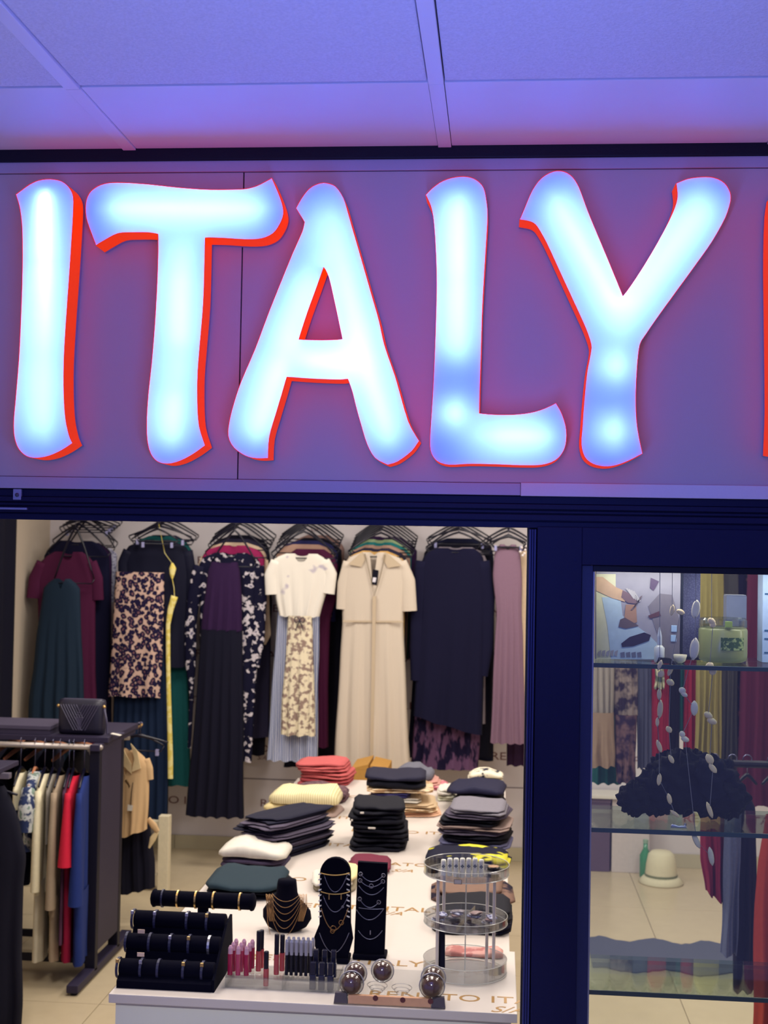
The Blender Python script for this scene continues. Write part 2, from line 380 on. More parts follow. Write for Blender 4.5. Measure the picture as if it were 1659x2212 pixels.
# ------------------------------------------------------------------ illuminated letters
def SG(z, ox): return [(x/2.0+ox, y/2.0+330) for x, y in z]
LI = SG([(68,180),(95,160),(130,135),(170,118),(215,113),(265,122),(300,150),(318,190),(318,260),(310,400),(300,550),(288,720),(278,900),(278,1050),(285,1150),(300,1220),(315,1255),(270,1285),(215,1310),(160,1320),(115,1312),(80,1280),(62,1230),(58,1170),(65,1080),(80,900),(90,700),(96,500),(95,330),(85,240)], 0)
LT = SG([(385,175),(420,145),(465,130),(530,128),(640,135),(760,148),(880,157),(980,158),(1060,155),(1110,142),(1150,122),(1175,108),(1200,165),(1220,220),(1226,265),(1210,310),(1180,350),(1130,372),(1060,376),(960,370),(888,368),(885,500),(880,650),(868,800),(856,950),(855,1080),(862,1180),(888,1265),(840,1300),(780,1332),(725,1345),(680,1335),(650,1300),(635,1240),(633,1150),(640,1040),(655,900),(668,740),(678,560),(682,430),(682,352),(640,346),(570,346),(510,350),(460,375),(415,402),(395,350),(372,280),(370,220)], 0)
LA = SG([(1278,240),(1300,200),(1335,155),(1375,133),(1410,130),(1450,145),(1485,195),(1505,260),(1525,330),(1560,450),(1600,590),(1640,730),(1662,830),(1710,970),(1765,1160),(1812,1245),(1780,1290),(1720,1335),(1675,1350),(1620,1320),(1585,1260),(1560,1180),(1540,1110),(1520,1030),(1502,978),(1470,982),(1350,978),(1240,970),(1220,1040),(1190,1140),(1165,1230),(1160,1320),(1110,1322),(1060,1310),(1010,1275),(985,1225),(990,1160),(1010,1080),(1040,990),(1100,850),(1160,690),(1220,540),(1265,430),(1305,340),(1315,300)], 0)
LAH = SG([(1400,495),(1420,540),(1445,650),(1478,805),(1400,808),(1292,806),(1330,690),(1370,580)], 0)
LL = SG([(178,182),(210,150),(255,120),(310,104),(360,103),(400,118),(430,150),(442,200),(448,260),(445,340),(435,500),(425,680),(420,850),(415,1000),(412,1125),(480,1130),(560,1130),(630,1122),(690,1105),(742,1080),(765,1120),(785,1180),(788,1240),(775,1290),(740,1330),(680,1350),(590,1352),(480,1348),(370,1346),(280,1350),(230,1335),(203,1300),(196,1250),(203,1130),(212,980),(220,780),(225,560),(220,400),(212,290),(200,230)], 830)
LY = SG([(584,290),(605,240),(640,160),(680,108),(730,80),(775,80),(815,105),(845,155),(880,250),(930,370),(980,490),(1032,618),(1080,550),(1140,455),(1200,350),(1245,260),(1265,195),(1260,132),(1310,112),(1370,104),(1425,107),(1470,130),(1495,170),(1497,210),(1475,280),(1420,380),(1350,480),(1270,590),(1190,700),(1135,780),(1105,830),(1092,950),(1088,1080),(1095,1190),(1117,1300),(1060,1330),(1000,1352),(950,1357),(900,1345),(865,1315),(850,1260),(855,1180),(862,1080),(875,950),(890,870),(893,830),(870,760),(820,650),(760,520),(700,390),(660,320),(635,300)], 830)
YF = DF-0.066                   # front of the letters
def face_mat():
    m = bpy.data.materials.new('opal_acrylic_face'); m.use_nodes = True; nt = m.node_tree; N, L = nt.nodes, nt.links
    N.remove(N['Principled BSDF'])
    tl = N.new('ShaderNodeBsdfTranslucent'); tl.inputs[0].default_value = (0.72, 0.86, 0.92, 1)
    em = N.new('ShaderNodeEmission'); em.inputs[0].default_value = FACE_COL; em.inputs[1].default_value = FACE_STR
    gl = N.new('ShaderNodeBsdfGlossy'); gl.inputs['Roughness'].default_value = 0.15; gl.inputs[0].default_value = (0.04, 0.04, 0.04, 1)
    a = N.new('ShaderNodeAddShader'); b = N.new('ShaderNodeAddShader')
    L.new(tl.outputs[0], a.inputs[0]); L.new(em.outputs[0], a.inputs[1])
    fr = N.new('ShaderNodeFresnel'); fr.inputs[0].default_value = 1.75; mx = N.new('ShaderNodeMixShader'); N.remove(b)
    L.new(fr.outputs[0], mx.inputs[0]); L.new(a.outputs[0], mx.inputs[1]); L.new(gl.outputs[0], mx.inputs[2])
    L.new(mx.outputs[0], N['Material Output'].inputs[0]); return m
FACE_COL = (0.08, 0.11, 0.72, 1); FACE_STR = 1.0
RET_STR = 0.74; LED_STR = 58.0
faceM = face_mat()
retM = M('red_acrylic_side', C(200, 40, 10), rough=0.55, spec=0.15, nscale=40, nvar=0.08, bump=0.02, emit=(0.86, 0.042, 0.0, 1), estr=RET_STR)
ledM = M('led_module', C(230, 245, 255), emit=(0.165, 0.26, 1.0, 1), estr=LED_STR, bump=0)
backM = M('letter_tray_blue', (0.30, 0.36, 0.62, 1), rough=0.8)
def letter(label, outline, leds, hole=None):
    o2 = smooth_poly(outline); h2 = smooth_poly(hole, 3, 30) if hole else None
    P = [atY(x, y, YF) for x, y in o2]; Hh = [atY(x, y, YF) for x, y in h2] if h2 else None
    zlo = min(p.z for p in P); xm = sum(p.x for p in P)/len(P)
    t = thing('sign_letter', (xm, DF-0.03, zlo), label, 'sign letter')
    fb = MB().prism(P, (0, 0.003, 0), [Hh] if Hh else [])
    # only the front sheet of the acrylic: keep first fill
    bm = MB(); n = len(P)+(len(Hh) if Hh else 0)
    bm.v = fb.v[:n]; bm.f = [f for f in fb.f if all(i < n for i in f)]
    link('face', bm, faceM, t)
    rb = MB()
    for lp, sg in [(P, 1)]+([(Hh, -1)] if Hh else []):
        q = Vector((0, 1, 0))
        c = len(lp)
        inner = []
        for i in range(c):
            d = (lp[(i+1) % c]-lp[i-1]).normalized(); inner.append(lp[i]+Vector((d.z, 0, -d.x))*(0.0010*sg))
        back = 0.056
        rb.loft([[p+q*(-0.0012) for p in lp], [p+q*back for p in lp]], False, False)
        rb.loft([[p+q*(-0.0012) for p in lp], [p+q*(-0.0012) for p in inner], [p+q*0.004 for p in inner]], False, False)
    link('side', rb, retM, t)
    lb = MB()
    for lp, sg in [(P, 1)]+([(Hh, -1)] if Hh else []):
        c = len(lp); inn = []
        for i in range(c):
            d = (lp[(i+1) % c]-lp[i-1]).normalized(); inn.append(lp[i]+Vector((d.z, 0, -d.x))*(0.0015*sg))
        lb.loft([[p+Vector((0, 0.0045, 0)) for p in inn], [p+Vector((0, 0.053, 0)) for p in inn]], False, False)
    link('liner', lb, backM, t)
    link('back', MB().prism([p+Vector((0, 0.0545, 0)) for p in P], (0, 0.0112, 0), [[p+Vector((0, 0.0545, 0)) for p in Hh]] if Hh else []), backM, t)
    for seg in leds:
        (x0, y0, d0), (x1, y1, d1) = seg[0], seg[-1]
        k = 7; pts = []
        for i in range(k):
            s = i/(k-1); p = atY(x0+(x1-x0)*s, y0+(y1-y0)*s, YF); p.y = YF+d0+(d1-d0)*s; pts.append(p)
        link('led_strip', MB().tube(pts, 0.004, 5), ledM, t)
    return t
letter('tall illuminated white letter I with red sides, first letter of the sign', LI, [[(97, 418, 0.010), (97, 560, 0.020)], [(97, 565, 0.020), (90, 760, 0.040)], [(88, 770, 0.040), (88, 945, 0.040)]])
letter('illuminated white letter T with red sides and wavy crossbar', LT, [[(235, 450, .034), (570, 452, .034)], [(390, 530, .046), (388, 585, .040)], [(388, 590, .034), (386, 745, .034)], [(382, 755, .046), (377, 840, .046)], [(374, 850, .034), (366, 955, .034)]])
letter('illuminated white letter A with red sides and red triangular hole', LA, [[(700, 450, .050), (745, 620, .036)], [(680, 590, .036), (610, 760, .036)], [(650, 775, .034), (770, 785, .034)], [(605, 770, .034), (545, 945, .034)], [(745, 620, .036), (775, 730, .036)], [(770, 720, .036), (845, 955, .036)]], LAH)
letter('illuminated white letter L with red sides and raised toe', LL, [[(987, 425, .030), (987, 600, .030)], [(987, 605, .030), (985, 770, .036)], [(981, 872, .028), (980, 912, .028)], [(1020, 935, .048), (1060, 942, .042)], [(1065, 943, .032), (1190, 943, .034)]])
letter('illuminated white letter Y with red sides, last whole letter of the sign', LY, [[(1195, 425, .036), (1330, 660, .034)], [(1530, 430, .036), (1350, 665, .034)], [(1340, 668, .040), (1334, 720, .046)], [(1330, 765, .032), (1327, 815, .032)], [(1324, 905, .032), (1322, 955, .032)]])
# a further letter stands just past the frame on the right; its left flank shows
letter('next illuminated letter cut off by the right edge of the photo', [(x+1599, y) for x, y in SG([(140,180),(200,120),(265,122),(318,190),(318,560),(300,900),(315,1255),(215,1310),(125,1300),(132,1100),(128,700),(126,400)], 0)], [[(1700, 430, .03), (1700, 940, .03)]])
# ------------------------------------------------------------------ hanging clothes
def interp(rows, t):
    """rows: list of (s, a, b) with s rising; smooth interpolation"""
    if t <= rows[0][0]: return rows[0][1], rows[0][2]
    for i in range(len(rows)-1):
        s0, a0, b0 = rows[i]; s1, a1, b1 = rows[i+1]
        if t <= s1:
            k = (t-s0)/max(1e-9, s1-s0); return a0+(a1-a0)*k, b0+(b1-b0)*k
    return rows[-1][1], rows[-1][2]
def cloth(rows, thick=0.02, neck=(0.0, 0.0), slope=0.0, folds=6, famp=0.006, seed=0, nu=30, nv=26, hemskew=0.0, vneck=False, hemwave=0.004, fstart=0.25, backlow=0.3):
    """a hanging garment body: rows are (z, x_left, x_right), top first. local x right, y back, z up. neck=(half width fraction, depth)"""
    rng = random.Random(seed); ph = [rng.uniform(0, 6.28) for _ in range(5)]
    z0, z1 = rows[0][0], rows[-1][0]; rr = [(z0-r[0], r[1], r[2]) for r in rows]; Ht = z0-z1
    rings = []
    for i in range(nv+1):
        v = i/nv; v = v**1.15; zb = z0-v*Ht; xl, xr = interp(rr, z0-zb)
        ring = []
        for side in (0, 1):
            for j in range(nu+1):
                u = -1+2*j/nu if side == 0 else 1-2*j/nu
                if side == 1 and j in (0, nu): continue
                e = math.sqrt(max(0, 1-abs(u)**2.6))
                am = famp*max(0.0, min(1.0, (v-fstart)/(1-fstart)+0.12))
                w = math.sin(ph[0]+u*folds*1.57+0.7*math.sin(ph[1]+u*2.1+v*1.5))+0.5*math.sin(ph[2]+u*folds*3.3+v*0.8)
                y = (-thick if side == 0 else thick*0.7)*e+am*w*(1 if side == 0 else 0.7)*min(1, e*1.6)
                z = zb
                ft = max(0, 1-v*3.2)
                z -= slope*abs(u)**1.3*ft*0.5
                nk = neck[0]
                if nk > 0 and abs(u) < nk:
                    q = 1-abs(u)/nk
                    d = q if vneck else math.sqrt(max(0, 1-(abs(u)/nk)**2))
                    z -= neck[1]*d*(1.0 if side == 0 else backlow)*max(0.0, 1-v*Ht/max(0.08, neck[1]*2.2))
                if hemskew: z -= hemskew*(u+1)/2*v**4
                z += hemwave*math.sin(ph[3]+u*folds*1.5)*v**3
                x = (xl+xr)/2+(xr-xl)/2*u+am*0.5*math.sin(ph[4]+v*9+u*3)*0.5
                ring.append(Vector((x, y, z)))
        rings.append(ring)
    mb = MB(); mb.loft(rings, False, False); return mb
def sleeve(path, ry=0.5, n=12):
    """path: (x, z, half width); a soft tube in the x/z plane, flattened front to back"""
    rings = []
    for i, (x, z, r) in enumerate(path):
        a = path[max(0, i-1)]; b = path[min(len(path)-1, i+1)]
        t = Vector((b[0]-a[0], 0, b[1]-a[1])).normalized(); nrm = Vector((t.z, 0, -t.x))
        rings.append([Vector((x, 0, z))+nrm*(r*math.cos(q))+Vector((0, r*ry*math.sin(q), 0)) for q in [2*math.pi*k/n for k in range(n)]])
    return MB().loft(rings, True, False)
def pxrows(rows, Y):
    out = []
    for py, a, b in rows:
        p, q = atY(a, py, Y), atY(b, py, Y); out.append(((p.z+q.z)/2, p.x, q.x))
    return out
def pxpath(path, Y):
    out = []
    for px, py, r in path:
        p = atY(px, py, Y); out.append((p.x, p.z, r*mpp(Y)))
    return out
def fix(mb, Y):
    for v in mb.v: v.y += Y
    return mb
def dense(path, k=4):
    out = []
    for i in range(len(path)-1):
        for j in range(k):
            t = j/k; out.append(tuple(path[i][c]+(path[i+1][c]-path[i][c])*t for c in range(3)))
    out.append(path[-1]); return out

K = M
blackc = M('cloth_black', C(10, 10, 40), rough=0.9)
navyc = M('cloth_navy', C(12, 12, 58), rough=0.92, nscale=200, bump=0.3)
nightc = M('cloth_midnight', C(16, 22, 60), rough=0.9)
tealn = M('cloth_dark_teal', C(12, 38, 74), rough=0.85)
burg = M('cloth_burgundy', C(84, 20, 62), rough=0.85)
greend = M('cloth_bottle_green', C(26, 48, 70), rough=0.85, nscale=120)
forest = M('cloth_forest', C(8, 78, 80), rough=0.85)
leop = PAT('leopard_print', 'spots', C(24, 16, 54), C(204, 172, 156), scale=38, thr=0.56, soft=0.05, c3=C(120, 84, 92), stretch=(1, 1, 0.85))
yellowc = PAT('yellow_scarf', 'blotch', C(226, 206, 104), C(240, 226, 150), scale=30)
purp = M('cloth_plum', C(52, 22, 72), rough=0.9)
flor = PAT('black_white_floral', 'blotch', C(12, 12, 42), C(206, 198, 204), scale=26, thr=0.575, soft=0.02, c3=C(110, 106, 130))
mag = M('cloth_magenta', C(150, 24, 84))
charc = M('cloth_charcoal', C(42, 38, 70))
beigec = M('cloth_beige', C(212, 188, 160))
whitep = PAT('white_paisley', 'blotch', C(232, 226, 214), C(186, 178, 190), scale=9, thr=0.64, soft=0.02, c3=C(226, 220, 210))
printc = PAT('cream_leaf_print', 'blotch', C(150, 128, 118), C(234, 222, 192), scale=38, thr=0.47, soft=0.05)
stripec = PAT('blue_white_stripe', 'stripe', C(120, 132, 178), C(206, 210, 224), scale=26, thr=0.5, soft=0.2)
tanc = M('cloth_tan', C(176, 140, 122))
brownc = M('cloth_brown', C(110, 74, 84))
linen = M('cloth_linen_beige', C(210, 197, 180), rough=0.9, nscale=400, nvar=0.06, bump=0.3)
limec = M('cloth_sage', C(150, 172, 130))
tealc = M('cloth_teal', C(20, 116, 118))
mustard = M('cloth_mustard', C(214, 170, 100))
lacec = PAT('plum_black_lace', 'blotch', C(18, 12, 46), C(98, 68, 100), scale=26, thr=0.50, soft=0.05, stretch=(1, 1, 0.45))
mauve = M('cloth_mauve', C(128, 100, 120), rough=0.9, nscale=200, nvar=0.12)
silver = PAT('silver_sequin', 'spots', C(90, 90, 130), C(190, 190, 210), scale=90, thr=0.4)
creamc = M('cloth_cream', C(232, 220, 184))
hangM = M('hanger_black', C(12, 12, 44), rough=0.35, spec=0.5, bump=0)
hookM = M('hanger_hook_steel', C(120, 120, 150), rough=0.3, metal=0.9, bump=0)
armM = M('rail_arm_black', C(16, 16, 48), rough=0.4, spec=0.5)
woodH = M('hanger_wood', C(196, 132, 98), rough=0.5, nscale=80, nvar=0.2)
clearM = M('hanger_clear_clip', C(150, 150, 190), rough=0.2, spec=0.6, bump=0)

def hanger(hook, w, drop, label, group, mat=hangM, ax=Vector((1, 0, 0)), bar=False, clips=False, hr=0.012, name='clothes_hanger', r=0.0058, dz=0.0):
    """hook: point on the rail it hangs from"""
    hook = Vector(hook); ax = Vector(ax).normalized()
    t = thing(name, hook, label, 'hanger', group)
    c = hook+Vector((0, 0, 0.006))
    pts = [c+ax*(hr*math.cos(a))+Vector((0, 0, hr*math.sin(a)-hr*0.2)) for a in [math.radians(200-k*26) for k in range(9)]]
    pts += [c+Vector((0, 0, -hr*1.9)), c+Vector((0, 0, -0.055-dz))]
    link('hook', MB().tube(pts, 0.0018, 5), hookM, t, smooth=True)
    n = c+Vector((0, 0, -0.052-dz)); sh = MB(); P = []
    for k in range(13):
        u = -1+2*k/12; P.append(n+ax*(w*u)+Vector((0, 0, -drop*abs(u)**1.25)))
    sh.tube(P, [r*(0.8+0.5*(1-abs(-1+2*k/12))) for k in range(13)], 6)
    link('shoulder_bar', sh, mat, t, smooth=True)
    if bar or clips:
        link('lower_bar', MB().tube([P[0]+Vector((0, 0, -0.004)), P[0]+ax*0.015+Vector((0, 0, -0.028)), P[-1]-ax*0.015+Vector((0, 0, -0.028)), P[-1]+Vector((0, 0, -0.004))], r*0.7, 5), mat, t, smooth=True)
    if clips:
        for s in (-0.72, 0.72):
            p = n+ax*(w*s)+Vector((0, 0, -drop-0.035)); q = Vector((0.008, 0.008, 0.016))
            link('clip', MB().box(p-q, p+q, 0.003), clearM, t)
    return t

# the wall arms: each a sloping bar with studs, seven in view
ARMS = []
def wall_arm(px, label):
    """px: where the arm's front end shows; the arm runs straight back to the wall"""
    f = atY(px, 1178, 7.46); f.z = 2.012
    b = Vector((f.x, YW-0.004, f.z+0.14))
    t = thing('garment_bracket', (f.x, YW, b.z), label, 'display arm', 'sloping display arms on the back wall')
    link('bar', MB().tube([b, f], 0.008, 8), armM, t)
    link('wall_plate', MB().box((f.x-0.025, YW-0.006, b.z-0.05), (f.x+0.025, YW-0.0005, b.z+0.05), 0.002), armM, t)
    for k in range(7):
        q = f.lerp(b, (k+0.3)/7.4)
        link('stud', MB().ball(q+Vector((0, 0, 0.010)), 0.006, 8), hookM, t)
    ARMS.append((f, b)); return t
def arm_at(i, Y):
    f, b = ARMS[i]; k = (Y-f.y)/(b.y-f.y); return f.lerp(b, k)+Vector((0, 0, 0.006))
for px, nm in ((160, 'first'), (338, 'second'), (505, 'third'), (655, 'fourth'), (822, 'fifth'), (990, 'sixth'), (1098, 'seventh')):
    wall_arm(px, 'black sloping wall arm holding the %s bunch of hangers from the left' % nm)

RNG = random.Random(3)
def garment(name, cat, label, Y, rows, mat, group, arm=None, sleeves=(), parts=(), hw=None, hlabel=None, clips=False, **k):
    pr = pxrows(rows, Y)
    body = fix(cloth(pr, seed=RNG.randint(0, 9999), **k), Y)
    top = (pr[0][1]+pr[0][2])/2
    t = thing(name, (top, Y, pr[-1][0]), label, cat, group)
    link('body', body, mat, t, smooth=True)
    for path, sm in sleeves:
        link('sleeve', fix(sleeve(dense(pxpath(path, Y)), 0.45), Y), sm or mat, t, smooth=True)
    for pn, prow, pm, kw in parts:
        dy = kw.pop('dy', 0.0); link(pn, fix(cloth(pxrows(prow, Y+dy), seed=RNG.randint(0, 9999), **kw), Y+dy), pm, t, smooth=True)
    if arm is not None:
        h = arm_at(arm, Y); h.y = Y
        w = hw or 0.19
        hanger(h, w, max(0.02, h.z-0.052-(pr[0][0])+0.004) if not clips else 0.06, hlabel or 'black hanger holding the '+label, 'hangers on the back wall arms', bar=True, clips=clips)
    return t
G = 'garments hanging in bunches on the back wall'
HW = 'hangers on the back wall arms'
y0 = 7.48
# bunch 1
garment('long_dress', 'dress', 'long dark green strappy dress, front of the leftmost wall bunch', y0, [(1250, 118, 152), (1266, 95, 173), (1300, 90, 174), (1345, 83, 175), (1376, 78, 176), (1444, 72, 180), (1508, 63, 182), (1571, 60, 186), (1650, 56, 190)], greend, G, arm=0, folds=9, famp=0.010, neck=(0.55, 0.06), vneck=True, thick=0.03, hw=0.12, hlabel='black hanger of the long dark green strappy dress')
garment('long_dress', 'dress', 'burgundy short-sleeved dress just behind the dark green strappy dress', y0+0.075, [(1192, 118, 178), (1204, 97, 196), (1222, 82, 207), (1262, 80, 208), (1320, 82, 206), (1450, 84, 207), (1610, 80, 214)], burg, G, arm=0, sleeves=[([(92, 1215, 14), (76, 1250, 15), (72, 1292, 16)], None), ([(196, 1215, 14), (209, 1250, 14), (211, 1296, 14)], None)], neck=(0.4, 0.05), folds=7, hlabel='black hanger of the burgundy short-sleeved dress')
garment('long_dress', 'dress', 'dark navy dress behind the burgundy one, left wall bunch', y0+0.15, [(1168, 130, 200), (1180, 108, 224), (1200, 96, 236), (1260, 88, 238), (1420, 86, 238), (1570, 84, 240)], navyc, G, arm=0, neck=(0.4, 0.03), hlabel='black hanger of the dark navy dress on the leftmost arm')
garment('blouse', 'top', 'silver grey sequinned top, rearmost of the leftmost wall bunch', y0+0.30, [(1184, 206, 240), (1196, 190, 253), (1222, 188, 252), (1300, 190, 250)], silver, G, arm=0, hlabel='black hanger of the silver sequinned top', hw=0.15)
garment('long_dress', 'dress', 'dark plum dress showing on the right of the burgundy dress', y0+0.225, [(1172, 150, 214), (1188, 128, 240), (1215, 120, 242), (1400, 122, 240), (1565, 120, 242)], purp, G, arm=0, hlabel='black hanger of the dark plum dress on the leftmost arm')
for k in range(4):
    Y = y0+0.20+0.055*k+0.012; h = arm_at(0, Y); h.y = Y
    hanger(h, 0.17, 0.055, ('empty-looking black wire hanger fanned over the leftmost wall bunch', 'second black wire hanger fanned over the leftmost wall bunch', 'third black wire hanger fanned over the leftmost wall bunch', 'rearmost black wire hanger of the leftmost wall bunch')[k], HW, clips=True)
# bunch 2
garment('skirt', 'skirt', 'leopard print pencil skirt clipped to a hanger, second wall bunch', y0, [(1236, 250, 355), (1318, 245, 354), (1400, 240, 351), (1470, 236, 348), (1505, 233, 347)], leop, G, arm=1, folds=4, famp=0.006, clips=True, hw=0.12, thick=0.025, hlabel='black clip hanger of the leopard print skirt')
garment('skirt', 'skirt', 'long dark teal pleated skirt below the leopard print skirt', y0+0.06, [(1262, 262, 352), (1400, 256, 354), (1510, 245, 362), (1640, 240, 364), (1768, 234, 364)], tealn, G, arm=1, folds=14, famp=0.012, fstart=0.1, clips=True, hlabel='black clip hanger of the long dark teal skirt')
garment('sweater', 'top', 'black long-sleeved top behind the leopard print skirt', y0+0.12, [(1166, 315, 368), (1178, 280, 400), (1195, 268, 412), (1260, 274, 408), (1440, 284, 404)], M('cloth_ink', C(10, 14, 52)), G, arm=1, sleeves=[([(278, 1190, 13), (266, 1215, 12), (268, 1330, 11)], None), ([(404, 1190, 13), (413, 1240, 12), (412, 1380, 12)], None)], neck=(0.35, 0.03), hlabel='black hanger of the black long-sleeved top')
garment('long_dress', 'dress', 'long forest green dress mostly hidden behind the dark teal skirt', y0+0.18, [(1158, 322, 374), (1170, 292, 402), (1186, 284, 414), (1300, 300, 404), (1500, 310, 408), (1696, 316, 412)], forest, G, arm=1, neck=(0.35, 0.02), hlabel='black hanger of the forest green dress')
garment('long_dress', 'dress', 'midnight blue dress behind the black long-sleeved top', y0+0.24, [(1156, 330, 380), (1168, 304, 404), (1184, 296, 412), (1300, 306, 408), (1550, 312, 410)], nightc, G, arm=1, hlabel='black hanger of the midnight blue dress')
ys = y0+0.02
sp = atY(363, 1400, ys)
sc = thing('scarf', (sp.x, ys, atY(368, 1680, ys).z), 'long narrow yellow sash hanging beside the leopard print skirt', 'scarf', G)
link('band', fix(sleeve(dense(pxpath([(377, 1288, 8), (368, 1318, 7), (363, 1350, 5), (363, 1420, 5), (364, 1480, 5), (366, 1560, 5.5), (368, 1640, 6), (368, 1682, 6)], ys)), 0.4, 8), ys), yellowc, sc, smooth=True)
link('knot', fix(sleeve(dense(pxpath([(372, 1216, 2), (373, 1228, 8), (372, 1240, 6), (372, 1250, 2)], ys)), 0.4, 8), ys), yellowc, sc, smooth=True)
link('loop', MB().tube([atY(372, 1250, ys), atY(376, 1270, ys), atY(377, 1290, ys)], 0.002, 5), yellowc, sc)
link('loop', MB().tube([atY(372, 1217, ys), atY(356, 1195, ys), arm_at(1, ys)+Vector((0, 0, -0.02))], 0.0015, 5), yellowc, sc)
# bunch 3
garment('long_dress', 'dress', 'long dress with plum bodice and black skirt, third wall bunch', y0, [(1214, 457, 514), (1236, 449, 519), (1297, 441, 523), (1362, 434, 524)], purp, G, arm=2, folds=8, famp=0.006, thick=0.03, neck=(0.6, 0.02), hw=0.13, parts=[('skirt', [(1360, 434, 524), (1483, 425, 525), (1617, 415, 527), (1764, 400, 527)], M('cloth_black_crepe', C(14, 14, 46), rough=0.9, nscale=150), dict(folds=10, famp=0.012, thick=0.032, fstart=0.05))], hlabel='black hanger of the plum and black long dress')
garment('floral_dress', 'dress', 'black and white floral long-sleeved dress behind the plum and black dress', y0+0.075, [(1194, 466, 534), (1204, 440, 556), (1222, 428, 564), (1300, 432, 560), (1430, 430, 556), (1560, 424, 548), (1644, 420, 543)], flor, G, arm=2, sleeves=[([(432, 1222, 15), (420, 1280, 15), (412, 1345, 13), (411, 1420, 13), (414, 1500, 5), (409, 1616, 4)], None), ([(556, 1222, 15), (560, 1290, 17), (556, 1380, 16), (548, 1440, 13)], None)], neck=(0.35, 0.03), hlabel='black hanger of the black and white floral dress')
garment('blouse', 'top', 'magenta top with only its shoulders showing, third wall bunch', y0+0.15, [(1178, 480, 530), (1188, 448, 562), (1204, 436, 572), (1330, 440, 570)], mag, G, arm=2, neck=(0.3, 0.02), hlabel='black hanger of the magenta top')
garment('blouse', 'top', 'beige blouse with loose cuffs hidden behind the floral dress', y0+0.20, [(1172, 484, 534), (1182, 452, 566), (1198, 440, 576), (1330, 442, 574)], beigec, G, arm=2, sleeves=[([(446, 1205, 12), (418, 1280, 12), (402, 1318, 9), (404, 1350, 4)], None), ([(568, 1210, 12), (574, 1330, 9), (576, 1370, 10), (570, 1392, 4)], None)], hlabel='black hanger of the beige blouse')
garment('long_dress', 'dress', 'charcoal dress behind the floral dress, third wall bunch', y0+0.26, [(1164, 492, 538), (1174, 464, 566), (1192, 452, 580), (1300, 460, 586), (1592, 470, 582)], charc, G, arm=2, hlabel='black hanger of the charcoal dress')
garment('long_dress', 'dress', 'black dress, rearmost of the third wall bunch', y0+0.32, [(1156, 500, 544), (1166, 472, 570), (1184, 462, 582), (1300, 470, 588), (1630, 476, 572)], blackc, G, arm=2, hlabel='black hanger of the rearmost black dress of the third bunch')
# bunch 4
garment('print_dress', 'dress', 'white paisley dress with a tied waist and brown leaf print skirt', y0, [(1196, 618, 686), (1206, 594, 704), (1222, 586, 712), (1260, 588, 712), (1290, 595, 702), (1332, 603, 690)], whitep, G, arm=3, folds=9, famp=0.006, neck=(0.42, 0.05), sleeves=[([(598, 1212, 13), (586, 1242, 15), (588, 1284, 15)], None), ([(700, 1212, 13), (714, 1240, 14), (708, 1282, 15)], None)], parts=[('skirt', [(1330, 622, 674), (1366, 620, 676), (1430, 616, 677), (1510, 609, 681), (1588, 606, 681)], printc, dict(folds=6, famp=0.008, thick=0.03, dy=-0.006))], hlabel='black hanger of the white paisley dress')
tb_ = thing('waist_tie', atY(647, 1350, y0-0.05), 'thin dark bow tied at the waist of the white paisley dress', 'bow', G)
tieM = M('tie_cord', C(60, 52, 70))
c0 = atY(647, 1342, y0-0.05)
for s in (-1, 1):
    link('loop', MB().tube([c0+Vector((s*0.024*math.sin(a)*1.2, -0.002*math.sin(a), 0.016*math.sin(2*a)+0.008)) for a in [math.pi*k/8 for k in range(9)]], 0.003, 5), tieM, tb_)
    link('tail', MB().tube([c0, c0+Vector((s*0.012, 0, -0.02)), c0+Vector((s*0.022, 0.004, -0.055))], 0.003, 5), tieM, tb_)
link('knot', MB().ball(c0, 0.007, 8), tieM, tb_)
garment('striped_dress', 'dress', 'long blue and white striped dress behind the white paisley dress', y0+0.07, [(1206, 622, 690), (1222, 608, 702), (1323, 600, 690), (1410, 594, 690), (1483, 587, 687), (1644, 576, 686)], stripec, G, arm=3, folds=10, famp=0.010, neck=(0.4, 0.03), hlabel='black hanger of the blue and white striped dress')
garment('long_dress', 'dress', 'burgundy dress between the striped dress and the linen shirt dress', y0+0.14, [(1186, 640, 700), (1200, 620, 722), (1222, 612, 730), (1290, 620, 728), (1335, 636, 714), (1480, 646, 709), (1614, 650, 710)], burg, G, arm=3, hlabel='black hanger of the burgundy dress on the fourth arm')
garment('blouse', 'top', 'pinkish brown top showing its shoulders above the paisley dress', y0+0.19, [(1176, 632, 690), (1184, 606, 712), (1200, 596, 722), (1330, 604, 716)], tanc, G, arm=3, hlabel='black hanger of the pinkish brown top')
garment('blouse', 'top', 'navy blue top, its shoulder showing above the paisley dress', y0+0.25, [(1168, 646, 696), (1177, 616, 718), (1194, 604, 730), (1340, 612, 726)], M('cloth_royal', C(36, 36, 96)), G, arm=3, hlabel='black hanger of the navy blue top on the fourth arm')
garment('long_dress', 'dress', 'black long dress behind the burgundy one, fourth wall bunch', y0+0.30, [(1162, 656, 700), (1172, 632, 722), (1188, 622, 738), (1300, 630, 738), (1480, 640, 738), (1658, 612, 736)], blackc, G, arm=3, hlabel='black hanger of the black long dress on the fourth arm')
garment('blouse', 'top', 'tan brown top, rearmost shoulder of the fourth wall bunch', y0+0.36, [(1156, 664, 708), (1166, 640, 732), (1182, 630, 744), (1400, 644, 742)], M('cloth_taupe', C(140, 110, 104)), G, arm=3, hlabel='black hanger of the tan brown top')
